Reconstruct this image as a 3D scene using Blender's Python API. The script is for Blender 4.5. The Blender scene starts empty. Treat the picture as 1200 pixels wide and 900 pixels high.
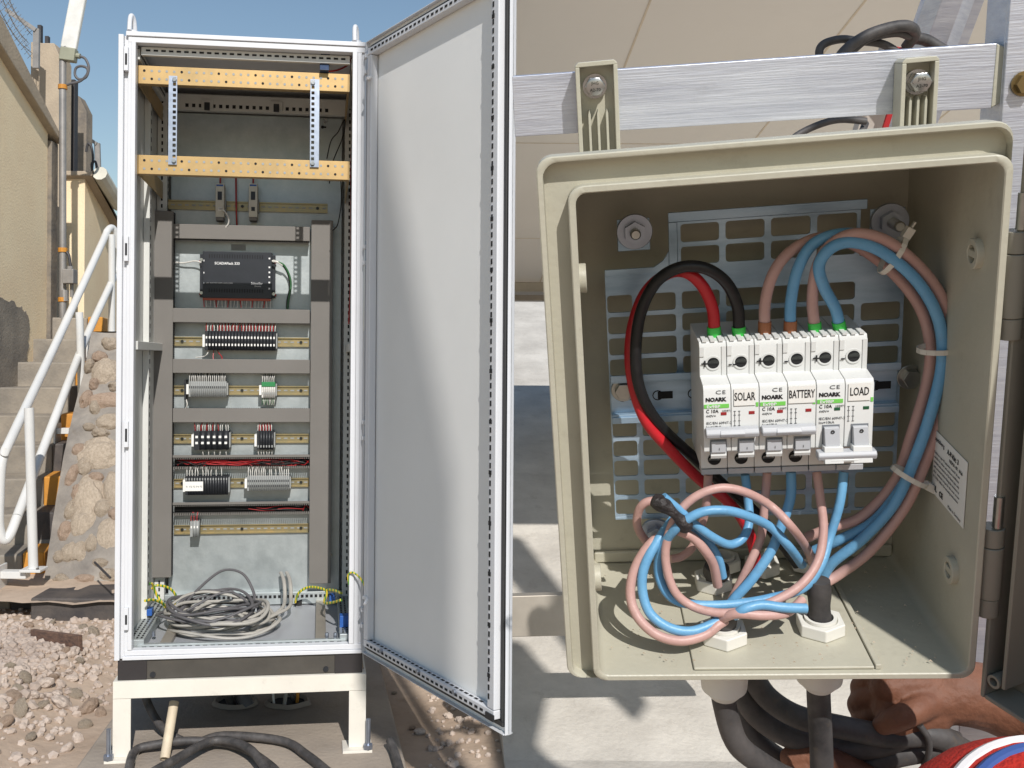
import bpy, math, random
from mathutils import Vector, Matrix, noise
random.seed(7)
R = math.radians
scene = bpy.context.scene
COL = scene.collection

# ------------------------------------------------------------------ camera, world, sun
F, PX, PY, HC, ROLL = 1150.0, 520.0, 420.0, 1.271, 0.007
cr, sr = math.cos(ROLL), math.sin(ROLL)
def cam2world(x, y, z):                 # x right, y down, z forward -> blender world
    xw, yw = cr*x + sr*y, -sr*x + cr*y
    return Vector((xw, z, -yw + HC))
def camdir(x, y, z):
    return cam2world(x, y, z) - Vector((0, 0, HC))
cd = bpy.data.cameras.new('camera'); cam = bpy.data.objects.new('camera', cd); COL.objects.link(cam)
cd.sensor_width = 36.0; cd.lens = F/1200*36; cd.shift_x = (600-PX)/1200; cd.shift_y = -(450-PY)/1200
cd.clip_start = 0.02; cd.clip_end = 3000
a, b, c = camdir(1, 0, 0), camdir(0, -1, 0), camdir(0, 0, -1)
cam.matrix_world = Matrix(((a.x, b.x, c.x, 0), (a.y, b.y, c.y, 0), (a.z, b.z, c.z, HC), (0, 0, 0, 1)))
scene.camera = cam

SUN_AZ, SUN_EL = 14.0, 38.0              # degrees right of straight behind the camera, elevation
w = bpy.data.worlds.new('World'); scene.world = w; w.use_nodes = True
nt = w.node_tree; sky = nt.nodes.new('ShaderNodeTexSky'); sky.sky_type = 'NISHITA'; sky.sun_disc = False
sky.sun_elevation = R(SUN_EL); sky.sun_rotation = R(180-SUN_AZ); sky.air_density = 1.4; sky.dust_density = 0.2; sky.ozone_density = 2.2
bg = nt.nodes['Background']; bg.inputs[1].default_value = 0.098
nt.links.new(sky.outputs[0], bg.inputs[0])
ld = bpy.data.lights.new('sun', 'SUN'); ld.energy = 4.4; ld.angle = R(0.5); ld.color = (1, 0.965, 0.92)
sun = bpy.data.objects.new('sun', ld); COL.objects.link(sun)
sd = Vector((math.sin(R(SUN_AZ))*math.cos(R(SUN_EL)), -math.cos(R(SUN_AZ))*math.cos(R(SUN_EL)), math.sin(R(SUN_EL))))
sun.rotation_euler = (-sd).to_track_quat('-Z', 'Y').to_euler()
sun.location = (0, -5, 6)
scene.view_settings.view_transform = 'Standard'; scene.view_settings.look = 'None'
scene.cycles.max_bounces = 6; scene.cycles.diffuse_bounces = 3; scene.cycles.glossy_bounces = 3; scene.cycles.transmission_bounces = 2
scene.view_settings.exposure = -0.06; scene.view_settings.gamma = 1

# ------------------------------------------------------------------ helpers
def lin(r, g, b):
    f = lambda c: ((c/255+0.055)/1.055)**2.4 if c/255 > 0.04045 else c/255/12.92
    return (f(r), f(g), f(b), 1)
MATS = {}
def mat(name, rgb, rough=0.6, metal=0.0, var=0.12, scale=8.0, bump=0.0, bscale=40.0, rgb2=None, spec=0.5, stretch=None, coat=0.0, grime=0.0):
    if name in MATS: return MATS[name]
    m = bpy.data.materials.new(name); m.use_nodes = True; n = m.node_tree; L = n.links
    p = n.nodes['Principled BSDF']; p.inputs['Roughness'].default_value = rough; p.inputs['Metallic'].default_value = metal
    p.inputs['Specular IOR Level'].default_value = spec
    if coat: p.inputs['Coat Weight'].default_value = coat
    tc = n.nodes.new('ShaderNodeTexCoord'); mp = n.nodes.new('ShaderNodeMapping'); L.new(tc.outputs['Object'], mp.inputs[0])
    if stretch: mp.inputs['Scale'].default_value = stretch
    nz = n.nodes.new('ShaderNodeTexNoise'); nz.inputs['Scale'].default_value = scale; nz.inputs['Detail'].default_value = 6; nz.inputs['Roughness'].default_value = 0.65
    L.new(mp.outputs[0], nz.inputs[0])
    cr_ = n.nodes.new('ShaderNodeValToRGB'); base = lin(*rgb)
    lo = lin(*rgb2) if rgb2 else tuple(max(0, c*(1-var)) for c in base[:3])+(1,)
    hi = base if rgb2 else tuple(min(1, c*(1+var)) for c in base[:3])+(1,)
    cr_.color_ramp.elements[0].position = 0.32; cr_.color_ramp.elements[1].position = 0.68
    cr_.color_ramp.elements[0].color = lo; cr_.color_ramp.elements[1].color = hi
    L.new(nz.outputs[0], cr_.inputs[0])
    out = cr_.outputs[0]
    if grime:
        g = n.nodes.new('ShaderNodeTexNoise'); g.inputs['Scale'].default_value = scale*3.7; g.inputs['Detail'].default_value = 8; g.inputs['Roughness'].default_value = 0.75
        L.new(tc.outputs['Object'], g.inputs[0])
        gr = n.nodes.new('ShaderNodeValToRGB'); gr.color_ramp.elements[0].position = 0.56; gr.color_ramp.elements[1].position = 0.72
        gr.color_ramp.elements[0].color = (0, 0, 0, 1); gr.color_ramp.elements[1].color = (grime, grime, grime, 1)
        L.new(g.outputs[0], gr.inputs[0])
        mx = n.nodes.new('ShaderNodeMix'); mx.data_type = 'RGBA'; mx.inputs[7].default_value = tuple(c*0.45 for c in lin(150, 130, 105)[:3])+(1,)
        L.new(gr.outputs[0], mx.inputs[0]); L.new(out, mx.inputs[6]); out = mx.outputs[2]
    L.new(out, p.inputs['Base Color'])
    rr = n.nodes.new('ShaderNodeMapRange'); rr.inputs['To Min'].default_value = max(0.05, rough-0.1); rr.inputs['To Max'].default_value = min(1, rough+0.1)
    L.new(nz.outputs[0], rr.inputs[0]); L.new(rr.outputs[0], p.inputs['Roughness'])
    if bump:
        bn = n.nodes.new('ShaderNodeTexNoise'); bn.inputs['Scale'].default_value = bscale; bn.inputs['Detail'].default_value = 8
        L.new(mp.outputs[0], bn.inputs[0]); bb = n.nodes.new('ShaderNodeBump'); bb.inputs['Strength'].default_value = bump; bb.inputs['Distance'].default_value = 0.01
        L.new(bn.outputs[0], bb.inputs['Height']); L.new(bb.outputs[0], p.inputs['Normal'])
    MATS[name] = m; return m

class G:
    def __init__(s): s.v = []; s.f = []
    def add(s, vs, fs):
        o = len(s.v); s.v += [tuple(x) for x in vs]; s.f += [tuple(i+o for i in f) for f in fs]; return s
    def box(s, x0, x1, y0, y1, z0, z1):
        return s.add([(x0,y0,z0),(x1,y0,z0),(x1,y1,z0),(x0,y1,z0),(x0,y0,z1),(x1,y0,z1),(x1,y1,z1),(x0,y1,z1)],
                     [(0,3,2,1),(4,5,6,7),(0,1,5,4),(1,2,6,5),(2,3,7,6),(3,0,4,7)])
    def obox(s, p, q, wx, wy, up=(0, 0, 1)):           # oriented bar from p to q
        p, q = Vector(p), Vector(q); d = (q-p).normalized(); u = Vector(up)
        if abs(d.dot(u)) > 0.98: u = Vector((0, 1, 0))
        x = d.cross(u).normalized()*wx/2; y = x.cross(d).normalized()*wy/2
        vs = [p-x-y, p+x-y, p+x+y, p-x+y, q-x-y, q+x-y, q+x+y, q-x+y]
        return s.add(vs, [(0,1,2,3),(7,6,5,4),(4,5,1,0),(5,6,2,1),(6,7,3,2),(7,4,0,3)])
    def cyl(s, p, q, r, r2=None, n=12, cap=True):
        p, q = Vector(p), Vector(q); d = (q-p).normalized(); u = Vector((0, 0, 1)) if abs(d.z) < 0.9 else Vector((0, 1, 0))
        x = d.cross(u).normalized(); y = d.cross(x); r2 = r if r2 is None else r2
        vs = [p+(x*math.cos(t)+y*math.sin(t))*r for t in [2*math.pi*i/n for i in range(n)]] + [q+(x*math.cos(t)+y*math.sin(t))*r2 for t in [2*math.pi*i/n for i in range(n)]]
        fs = [(i, (i+1) % n, n+(i+1) % n, n+i) for i in range(n)]
        if cap: fs += [tuple(range(n))[::-1], tuple(range(n, 2*n))]
        return s.add(vs, fs)
    def ring(s, p, q, ro, ri, n=24, no=None):           # washer / nut with a bore, no = outer sides
        p, q = Vector(p), Vector(q); d = (q-p).normalized(); u = Vector((0, 0, 1)) if abs(d.z) < 0.9 else Vector((0, 1, 0))
        x = d.cross(u).normalized(); y = d.cross(x)
        def rad(t):
            if not no: return ro
            k = (t+math.pi/no) % (2*math.pi/no) - math.pi/no
            return ro*math.cos(math.pi/no)/math.cos(k)
        T = [2*math.pi*i/n for i in range(n)]; vs = []
        for c in (p, q):
            vs += [c+(x*math.cos(t)+y*math.sin(t))*rad(t) for t in T]; vs += [c+(x*math.cos(t)+y*math.sin(t))*ri for t in T]
        fs = []
        for i in range(n):
            j = (i+1) % n
            fs += [(i, j, 2*n+j, 2*n+i), (n+j, n+i, 3*n+i, 3*n+j), (j, i, n+i, n+j), (2*n+i, 2*n+j, 3*n+j, 3*n+i)]
        return s.add(vs, fs)
    def tube(s, pts, r, n=10, sub=6, smooth=True, flat=None):
        P = [Vector(p) for p in pts]
        if smooth and len(P) > 2:
            Q = []; E = [P[0]*2-P[1]]+P+[P[-1]*2-P[-2]]
            for i in range(1, len(E)-2):
                for k in range(sub):
                    t = k/sub; a, b, c, d = E[i-1], E[i], E[i+1], E[i+2]
                    Q.append(0.5*((2*b)+(c-a)*t+(2*a-5*b+4*c-d)*t*t+(3*b-a-3*c+d)*t**3))
            P = Q+[P[-1]]
        rr = r if callable(r) else (lambda t: r)
        d = (P[1]-P[0]).normalized(); u = Vector((0, 0, 1)) if abs(d.z) < 0.9 else Vector((0, 1, 0)); x = d.cross(u).normalized()
        vs = []; m = len(P)
        for i, p in enumerate(P):
            d = (P[min(i+1, m-1)]-P[max(i-1, 0)]).normalized(); x = (x-d*x.dot(d)).normalized(); y = d.cross(x); q = rr(i/(m-1))
            vs += [p+(x*math.cos(2*math.pi*k/n)+y*math.sin(2*math.pi*k/n))*q for k in range(n)]
        fs = [(i*n+k, i*n+(k+1) % n, (i+1)*n+(k+1) % n, (i+1)*n+k) for i in range(m-1) for k in range(n)]
        fs += [tuple(range(n))[::-1], tuple(range((m-1)*n, m*n))]
        return s.add(vs, fs)
    def prism(s, poly, y0, y1):                         # polygon in x,z extruded along y
        n = len(poly); vs = [(x, y0, z) for x, z in poly]+[(x, y1, z) for x, z in poly]
        return s.add(vs, [tuple(range(n)), tuple(range(n, 2*n))[::-1]]+[((i+1) % n, i, n+i, n+(i+1) % n) for i in range(n)])
    def prismx(s, poly, x0, x1):                        # polygon in y,z extruded along x
        n = len(poly); vs = [(x0, y, z) for y, z in poly]+[(x1, y, z) for y, z in poly]
        return s.add(vs, [tuple(range(n))[::-1], tuple(range(n, 2*n))]+[(i, (i+1) % n, n+(i+1) % n, n+i) for i in range(n)])
    def cell(s, x0, x1, z0, z1, hx0, hx1, hz0, hz1, y0, y1, r=0.002, k=3):   # plate cell x..z with a rounded hole
        n = 4*(k+1); inn = []
        for cx, cz, a0 in ((hx1-r, hz1-r, 0), (hx0+r, hz1-r, 90), (hx0+r, hz0+r, 180), (hx1-r, hz0+r, 270)):
            inn += [(cx+r*math.cos(R(a0+90*j/k)), cz+r*math.sin(R(a0+90*j/k))) for j in range(k+1)]
        out = [(x1, z1), (x0, z1), (x0, z0), (x1, z0)]
        vs = [(x, y0, z) for x, z in inn]+[(x, y0, z) for x, z in out]+[(x, y1, z) for x, z in inn]+[(x, y1, z) for x, z in out]
        o = n+4; fs = []
        for q in range(4):
            for j in range(k):
                i = q*(k+1)+j; fs.append((n+q, i, i+1)); fs.append((o+i, o+n+q, o+i+1))
            i = q*(k+1)+k; i2 = (i+1) % n; q2 = (q+1) % 4
            fs.append((n+q, i, i2, n+q2)); fs.append((o+i, o+n+q, o+n+q2, o+i2))
        for i in range(n): fs.append((i, o+i, o+(i+1) % n, (i+1) % n))
        for q in range(4): fs.append((n+(q+1) % 4, o+n+(q+1) % 4, o+n+q, n+q))
        return s.add(vs, fs)
    def ball(s, c, r, n=10, m=6, sq=(1, 1, 1)):
        vs = [(c[0], c[1], c[2]+r*sq[2])]; 
        for i in range(1, m):
            t = math.pi*i/m
            vs += [(c[0]+r*sq[0]*math.sin(t)*math.cos(2*math.pi*k/n), c[1]+r*sq[1]*math.sin(t)*math.sin(2*math.pi*k/n), c[2]+r*sq[2]*math.cos(t)) for k in range(n)]
        vs.append((c[0], c[1], c[2]-r*sq[2])); fs = [(0, 1+k, 1+(k+1) % n) for k in range(n)]
        for i in range(m-2):
            fs += [(1+i*n+k, 1+(i+1)*n+k, 1+(i+1)*n+(k+1) % n, 1+i*n+(k+1) % n) for k in range(n)]
        e = len(vs)-1; b0 = 1+(m-2)*n; fs += [(b0+k, e, b0+(k+1) % n) for k in range(n)]
        return s.add(vs, fs)
    def mesh(s, name, m, smooth=False):
        me = bpy.data.meshes.new(name); me.from_pydata(s.v, [], s.f); me.update()
        if m: me.materials.append(m)
        if smooth:
            me.polygons.foreach_set('use_smooth', [True]*len(me.polygons)); 
            try: me.set_sharp_from_angle(angle=R(38))
            except Exception: pass
        return me
    def build(s, name, m, parent=None, smooth=False, bevel=0, kind=None, loc=None, seg=2):
        o = bpy.data.objects.new(name, s.mesh(name, m, smooth)); COL.objects.link(o)
        if parent: o.parent = parent
        if loc is not None: o.location = loc
        if bevel:
            b = o.modifiers.new('bevel', 'BEVEL'); b.width = bevel; b.segments = seg; b.limit_method = 'ANGLE'; b.angle_limit = R(40)
            o.data.polygons.foreach_set('use_smooth', [True]*len(o.data.polygons)); b.harden_normals = True
        if kind: o['kind'] = kind
        return o
def tag(o, label=None, cat=None, group=None, kind=None):
    if label: o['label'] = label
    if cat: o['category'] = cat
    if group: o['group'] = group
    if kind: o['kind'] = kind
    return o
def empty(name, M=None, label=None, cat=None, group=None):
    o = bpy.data.objects.new(name, None); COL.objects.link(o); o.empty_display_size = 0.05
    if M is not None: o.matrix_world = M
    return tag(o, label, cat, group)
def px(M, u, v, x=None, y=None, z=None):               # where the line of sight of a photo pixel meets a local plane
    d = camdir((u-PX)/F, (v-PY)/F, 1); Mi = M.inverted(); o = Mi @ Vector((0, 0, HC)); d = Mi.to_3x3() @ d
    k = (y-o.y)/d.y if y is not None else (z-o.z)/d.z if z is not None else (x-o.x)/d.x
    return o+d*k
I4 = Matrix.Identity(4)
def at(u, v, Y): return px(I4, u, v, y=Y)
def rot(rx, ry, rz): return Matrix.Rotation(rz, 3, 'Z') @ Matrix.Rotation(ry, 3, 'Y') @ Matrix.Rotation(rx, 3, 'X')
FONT_CACHE = {}
def text(s, size, m, parent, loc, axis='box', rz=0, name='lettering', sx=1.0, align='LEFT', M=None, bold=0.0):
    cu = bpy.data.curves.new('txt', 'FONT'); cu.body = s; cu.size = size; cu.align_x = align; cu.extrude = 0.00005; cu.offset = bold*size; cu.resolution_u = 2
    t = bpy.data.objects.new('txt', cu); COL.objects.link(t)
    me = bpy.data.meshes.new_from_object(t.evaluated_get(bpy.context.evaluated_depsgraph_get()))
    bpy.data.objects.remove(t); bpy.data.curves.remove(cu)
    me.materials.clear(); me.materials.append(m); me.name = name
    o = bpy.data.objects.new(name, me); COL.objects.link(o); o.parent = parent
    if M is not None: o.matrix_local = M
    else:
        o.matrix_local = Matrix.Translation(loc) @ Matrix.Rotation(R(90), 4, 'X') @ Matrix.Rotation(rz, 4, 'Z') @ Matrix.Diagonal((sx, 1, 1, 1))
    return o
def rockmesh(seed, m, sub=2, rough=0.35, flat=0.7):
    import bmesh
    bm = bmesh.new(); bmesh.ops.create_icosphere(bm, subdivisions=sub, radius=1)
    for v in bm.verts:
        d = v.co.normalized(); q = 1+rough*noise.noise(d*1.3+Vector((seed*7.1, 3, 1)))+rough*0.6*abs(noise.noise(d*2.6+Vector((seed*3.3, 9, 5))))+rough*0.25*noise.noise(d*7+Vector((seed, 2, 5)))
        q = min(q, 1.02+0.12*noise.noise(d*4+Vector((seed, 0, 0))))
        v.co = d*q; v.co.z *= flat
    me = bpy.data.meshes.new('rock'); bm.to_mesh(me); bm.free(); me.materials.append(m); return me

# ------------------------------------------------------------------ materials
WHITE = mat('white_lacquer', (212, 213, 216), 0.38, var=0.03, scale=3, bump=0.05, bscale=300, grime=0.06)
DOORIN = mat('door_white', (240, 240, 237), 0.42, var=0.03, scale=2, bump=0.08, bscale=500)
CABIN = mat('cabinet_interior', (205, 205, 200), 0.5, var=0.04, scale=4, grime=0.1)
GALV = mat('galvanised_plate', (184, 190, 190), 0.42, 0.5, rgb2=(162, 169, 170), scale=14, bump=0.04, bscale=90, grime=0.05)
ZINC = mat('zinc_strip', (160, 167, 180), 0.38, 0.85, var=0.1, scale=30)
ALU = mat('brushed_aluminium', (222, 225, 234), 0.4, 0.7, rgb2=(196, 200, 214), scale=7, stretch=(1.2, 8, 26), bump=0.12, bscale=30, grime=0.12)
FRAMEALU = mat('anodised_frame', (178, 170, 158), 0.5, 0.6, var=0.1, scale=8)
BRASS = mat('yellow_passivated_steel', (190, 158, 106), 0.45, 0.5, rgb2=(168, 142, 98), scale=9, grime=0.15)
DINY = mat('yellow_rail', (176, 156, 112), 0.38, 0.7, rgb2=(150, 144, 116), scale=22)
DUCT = mat('grey_duct', (116, 112, 107), 0.6, var=0.06, scale=5)
DUCTD = mat('duct_shadow_slots', (45, 43, 42), 0.8)
SLOT = mat('slot_dark', (30, 30, 32), 0.9, var=0.02)
BLACKP = mat('black_plastic', (38, 40, 44), 0.45, var=0.15, scale=30)
CTRL = mat('controller_black', (28, 32, 40), 0.42, var=0.1, scale=20)
PRINT = mat('white_print', (232, 232, 232), 0.6, var=0.02)
GREYT = mat('grey_terminal', (150, 152, 150), 0.55, var=0.1, scale=40)
GREENT = mat('green_terminal', (45, 130, 75), 0.5)
CREAMD = mat('cream_module', (205, 200, 184), 0.5)
BLUEP = mat('blue_label', (40, 90, 165), 0.5)
REDW = mat('red_wire', (170, 38, 40), 0.4)
WHITEW = mat('white_wire', (215, 212, 205), 0.5)
BLACKW = mat('black_wire', (30, 30, 30), 0.5, var=0.2, scale=30)
GREENW = mat('green_wire', (60, 110, 70), 0.45)
def gy():
    m = mat('green_yellow_wire', (215, 190, 60), 0.4); n = m.node_tree; p = n.nodes['Principled BSDF']
    wv = n.nodes.new('ShaderNodeTexWave'); wv.inputs['Scale'].default_value = 30; wv.inputs['Distortion'].default_value = 1
    r = n.nodes.new('ShaderNodeValToRGB'); r.color_ramp.interpolation = 'CONSTANT'; r.color_ramp.elements[0].color = lin(70, 140, 60); r.color_ramp.elements[1].color = lin(225, 195, 60); r.color_ramp.elements[1].position = 0.4
    tc = n.nodes.new('ShaderNodeTexCoord'); n.links.new(tc.outputs['Object'], wv.inputs[0]); n.links.new(wv.outputs[1], r.inputs[0]); n.links.new(r.outputs[0], p.inputs['Base Color']); return m
GYW = gy()
GREYC = mat('grey_cable', (168, 164, 156), 0.55, var=0.15, scale=6)
DGREYC = mat('dark_grey_cable', (92, 90, 92), 0.6, var=0.15, scale=6)
RUBBER = mat('black_rubber_hose', (46, 45, 46), 0.6, rgb2=(92, 88, 86), scale=22, grime=0.5, bump=0.1, bscale=50)
GASKET = mat('door_gasket', (58, 58, 58), 0.7)
STAND = mat('stand_cream_paint', (222, 216, 204), 0.5, var=0.05, scale=5, grime=0.15)
PLINTH = mat('plinth_dark', (72, 68, 62), 0.6, var=0.15, scale=10, grime=0.2)
def concrete(name, c1, c2, scale=1.3, fine=60, bump=0.35, cracks=0.0):
    m = mat(name, c1, 0.9, rgb2=c2, scale=scale, bump=bump, bscale=fine, spec=0.2, grime=0.25); return m
CONC = concrete('slab_concrete', (176, 163, 148), (140, 130, 120))
CONCR = concrete('apron_concrete', (206, 200, 190), (178, 172, 163), scale=3.2)
CONCST = concrete('step_concrete', (162, 152, 138), (122, 116, 108), scale=3)
COPE = concrete('coping_concrete', (190, 174, 152), (160, 146, 128), scale=2)
PLASTER = mat('cream_plaster', (246, 226, 190), 0.9, rgb2=(238, 214, 178), scale=2.2, bump=0.3, bscale=70, spec=0.15, grime=0.08)
PLGREY = mat('grey_render', (150, 138, 122), 0.9, rgb2=(112, 106, 100), scale=6, bump=0.4, bscale=40, spec=0.15, grime=0.4)
DIRT = mat('dirt_ground', (196, 176, 156), 0.95, rgb2=(164, 144, 126), scale=1.6, bump=0.7, bscale=22, spec=0.1, grime=0.35)
STONE = mat('limestone', (200, 184, 164), 0.92, rgb2=(166, 150, 132), scale=9, bump=0.9, bscale=26, spec=0.15, grime=0.3)
STONEP = mat('pink_stone', (190, 168, 148), 0.92, rgb2=(162, 138, 120), scale=9, bump=0.8, bscale=30, spec=0.15)
PEBBLE = mat('pebble', (204, 188, 174), 0.9, rgb2=(164, 148, 136), scale=2.5, bump=0.3, bscale=40, spec=0.2)
MORTAR = mat('mortar', (158, 150, 140), 0.95, rgb2=(120, 114, 108), scale=5, bump=0.8, bscale=24, spec=0.1, grime=0.3)
KERBB = mat('kerb_black_paint', (62, 58, 58), 0.7, rgb2=(92, 84, 78), scale=7, bump=0.2, bscale=50)
KERBO = mat('kerb_orange_paint', (206, 142, 52), 0.7, rgb2=(186, 126, 50), scale=7, bump=0.2, bscale=50, grime=0.15)
RAILP = mat('handrail_white', (212, 211, 208), 0.35, var=0.03, scale=6, grime=0.08)
PIPEG = mat('galvanised_pipe', (150, 146, 142), 0.5, 0.4, var=0.15, scale=10)
DARKST = mat('dark_steel', (66, 64, 66), 0.6, 0.3, var=0.15)
LAMPB = mat('lamp_body', (150, 150, 130), 0.5)
LAMPD = mat('lamp_diffuser', (222, 220, 214), 0.35)
WOOD = mat('weathered_board', (120, 92, 76), 0.85, rgb2=(76, 60, 54), scale=10, stretch=(1, 8, 8), bump=0.4)
PVC = mat('pvc_pipe', (206, 190, 164), 0.6, grime=0.2)
BEIGE = mat('polyester_beige', (188, 184, 167), 0.42, rgb2=(177, 173, 156), scale=10, bump=0.05, bscale=200, grime=0.2)
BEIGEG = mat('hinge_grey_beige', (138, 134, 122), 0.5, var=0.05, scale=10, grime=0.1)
ZPLATE = mat('blue_zinc_plate', (186, 208, 228), 0.36, 0.5, rgb2=(150, 176, 198), scale=16, stretch=(1, 1, 5), bump=0.03)
BRK = mat('breaker_white', (214, 215, 213), 0.38, var=0.015, scale=10)
BRKG = mat('breaker_grey', (176, 178, 182), 0.4, var=0.03)
BRKD = mat('breaker_slot_grey', (120, 124, 130), 0.45)
BAND = mat('green_band', (120, 205, 90), 0.5, var=0.02)
INK = mat('black_ink', (25, 25, 28), 0.6, var=0.02)
INKG = mat('grey_ink', (90, 92, 95), 0.6, var=0.02)
REDI = mat('red_indicator', (150, 40, 42), 0.4)
GREENI = mat('green_indicator', (30, 84, 54), 0.4)
LABELW = mat('label_white', (236, 235, 230), 0.5, var=0.01)
SCREW = mat('screw_steel', (170, 170, 165), 0.3, 0.9, var=0.15, scale=60)
SCREWD = mat('terminal_screw_dark', (60, 62, 60), 0.4, 0.7)
FGREEN = mat('ferrule_green', (60, 190, 75), 0.4)
FBROWN = mat('ferrule_brown', (150, 92, 58), 0.45)
WRED = mat('cable_red', (190, 34, 44), 0.38, var=0.1, scale=30)
WBLK = mat('cable_black', (26, 26, 28), 0.42, var=0.2, scale=50, bump=0.1, bscale=120)
WBLU = mat('cable_blue', (112, 168, 206), 0.42, rgb2=(98, 156, 198), scale=30, grime=0.22, bump=0.08, bscale=150)
WPNK = mat('cable_pinkish_brown', (196, 158, 150), 0.45, rgb2=(184, 146, 138), scale=30, grime=0.22, bump=0.08, bscale=150)
TIE = mat('cable_tie', (205, 200, 190), 0.45)
NUTW = mat('gland_white', (224, 222, 214), 0.45, var=0.03, scale=20, grime=0.05)
TAPE = mat('black_tape', (34, 32, 34), 0.5, rgb2=(62, 56, 54), scale=60, bump=0.6, bscale=150)
BACKSHEET = mat('panel_backsheet', (246, 241, 232), 0.6, var=0.02, scale=1.5, grime=0.03)
SEAM = mat('backsheet_seam', (226, 212, 190), 0.6)
STEEL = mat('stainless_bolt', (178, 176, 174), 0.28, 0.95, var=0.12, scale=80)
SOLARG = mat('solar_glass', (20, 26, 48), 0.15)
REDTAPE = mat('red_strip', (180, 40, 45), 0.5)
CLEARP = mat('plastic_wrap', (196, 188, 180), 0.25, var=0.1)
SKIN = mat("tanned_skin", (128, 84, 62), 0.65, rgb2=(102, 64, 46), scale=26, bump=0.25, bscale=90)
CAPR = mat('red_cloth', (200, 46, 34), 0.85, var=0.08, scale=60, bump=0.3, bscale=400)
CAPW = mat('white_trim', (226, 222, 222), 0.8)
CAPB = mat('blue_trim', (58, 86, 150), 0.8)
CLOTH = mat('grey_shirt', (110, 112, 120), 0.9)
HAIR = mat('dark_hair', (36, 28, 24), 0.8)

# ------------------------------------------------------------------ ground
def terr(x, y):                                         # rough dirt ground on the left
    h = 0.05*noise.noise(Vector((x*0.9, y*0.9, 0)))+0.018*noise.noise(Vector((x*4, y*4, 3)))
    h += 0.07*math.exp(-((x+2.05)**2/0.5+(y-3.9)**2/0.3))           # rubble heap beside the cabinet
    dx = max(0, -1.32-x, x+0.02); dy = max(0, 2.7-y, y-4.45)             # levelled round the slab
    k = min(1, math.hypot(dx, dy)/0.25); kr = min(1, max(0, (0.25-x)/0.25)) if x > 0 else 1
    h = (h*k - 0.045*(1-k))*kr - 0.02*(1-kr)
    if y > 7: h *= max(0, 1-(y-7)/2)
    return h
g = G(); xs = [-60, -20, -8]+[-4.5+0.06*i for i in range(0, 92)]+[1.6, 8, 30, 60]; ys = [-40, -10, 0]+[1.2+0.06*i for i in range(110)]+[8.4, 10, 14, 25, 60, 200, 800]
for yy in ys:
    for xx in xs: g.v.append((xx, yy, terr(xx, yy) if -4.6 < xx < 1 and yy > 1 else -0.03))
nx = len(xs); g.f = [(j*nx+i, j*nx+i+1, (j+1)*nx+i+1, (j+1)*nx+i) for j in range(len(ys)-1) for i in range(nx-1)]
g.build('ground', DIRT, smooth=True, kind='structure')
# concrete apron on the right, level in front and rising behind
RX0, RY0, RS = 0.2, 3.1, 0.30
def ramp(y): return 0.004+max(0, RS*(y-RY0))
g = G(); yy = [0.3, RY0, 16, 17, 120]; hz = [ramp(0.3), ramp(RY0), ramp(16), ramp(16), ramp(16)]
n0 = len(yy)
vs = [(RX0, y_, h_) for y_, h_ in zip(yy, hz)]+[(40, y_, h_) for y_, h_ in zip(yy, hz)]+[(RX0, y_, -0.3) for y_ in yy]
g.add(vs, [(i, n0+i, n0+i+1, i+1) for i in range(n0-1)]+[(i, i+1, 2*n0+i+1, 2*n0+i) for i in range(n0-1)]+[(0, 2*n0, 2*n0, n0)][:0])
g.build('concrete_apron', CONCR, kind='structure')
# expansion joints in the apron as thin grooves
g = G()
for xj in (0.95, 2.6, 4.2):
    g.obox((xj, RY0, ramp(RY0)+0.001), (xj+0.02, 15.9, ramp(15.9)+0.001), 0.012, 0.004, up=(0, 0, 1))
g.build('apron_joint', PLGREY, kind='structure')
# slab under the cabinet
def gp(u, v): return at(u, v, 1) and px(I4, u, v, z=0.0)
A, B_, C_, D_ = gp(92, 905), gp(484, 905), gp(430, 800), gp(137, 812)
g = G(); poly = [(A.x, A.y-0.3), (B_.x+0.03, B_.y-0.3), (C_.x, 4.35), (D_.x, 4.35)]
n = 4; vs = [(x, y, 0.0) for x, y in poly]+[(x, y, -0.2) for x, y in poly]
g.add(vs, [(0, 1, 2, 3), (4, 7, 6, 5)]+[(i, 4+i, 4+(i+1) % 4, (i+1) % 4) for i in range(4)])
slab = g.build('cabinet_slab', CONC, bevel=0.012, kind='structure')

# ------------------------------------------------------------------ rubble and gravel
def inside_slab(x, y): return -1.25-0.0*y < x < -0.1 and 2.6 < y < 4.4
rm = [rockmesh(i, PEBBLE, 1, 0.45, 0.75) for i in range(6)]
g = G(); tmpl = []
for me in rm: tmpl.append(([v.co.copy() for v in me.vertices], [tuple(p.vertices) for p in me.polygons]))
def scatter(n, fx, s0, s1):
    for _ in range(n):
        x, y = fx(); 
        if inside_slab(x, y): continue
        vs, fs = random.choice(tmpl); s = random.uniform(s0, s1)*random.uniform(0.6, 1); q = Matrix.Rotation(random.random()*6.3, 3, 'Z') @ Matrix.Rotation(random.random()*0.9, 3, 'X')
        z = terr(x, y)
        g.add([(q @ v)*s+Vector((x, y, z+s*0.25)) for v in vs], fs)
scatter(2600, lambda: (random.gauss(-2.0, 0.42), random.gauss(3.85, 0.42)), 0.008, 0.03)
scatter(1500, lambda: (random.uniform(-3.4, -1.1), random.uniform(3.0, 5.2)), 0.006, 0.018)
scatter(420, lambda: (random.uniform(-1.1, 0.2), random.uniform(3.0, 6.2)), 0.004, 0.012)
scatter(160, lambda: (random.uniform(-0.05, 0.19), random.uniform(3.0, 4.6)), 0.006, 0.02)
for p_ in (): pass
g.build('gravel', PEBBLE, kind='stuff')
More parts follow.
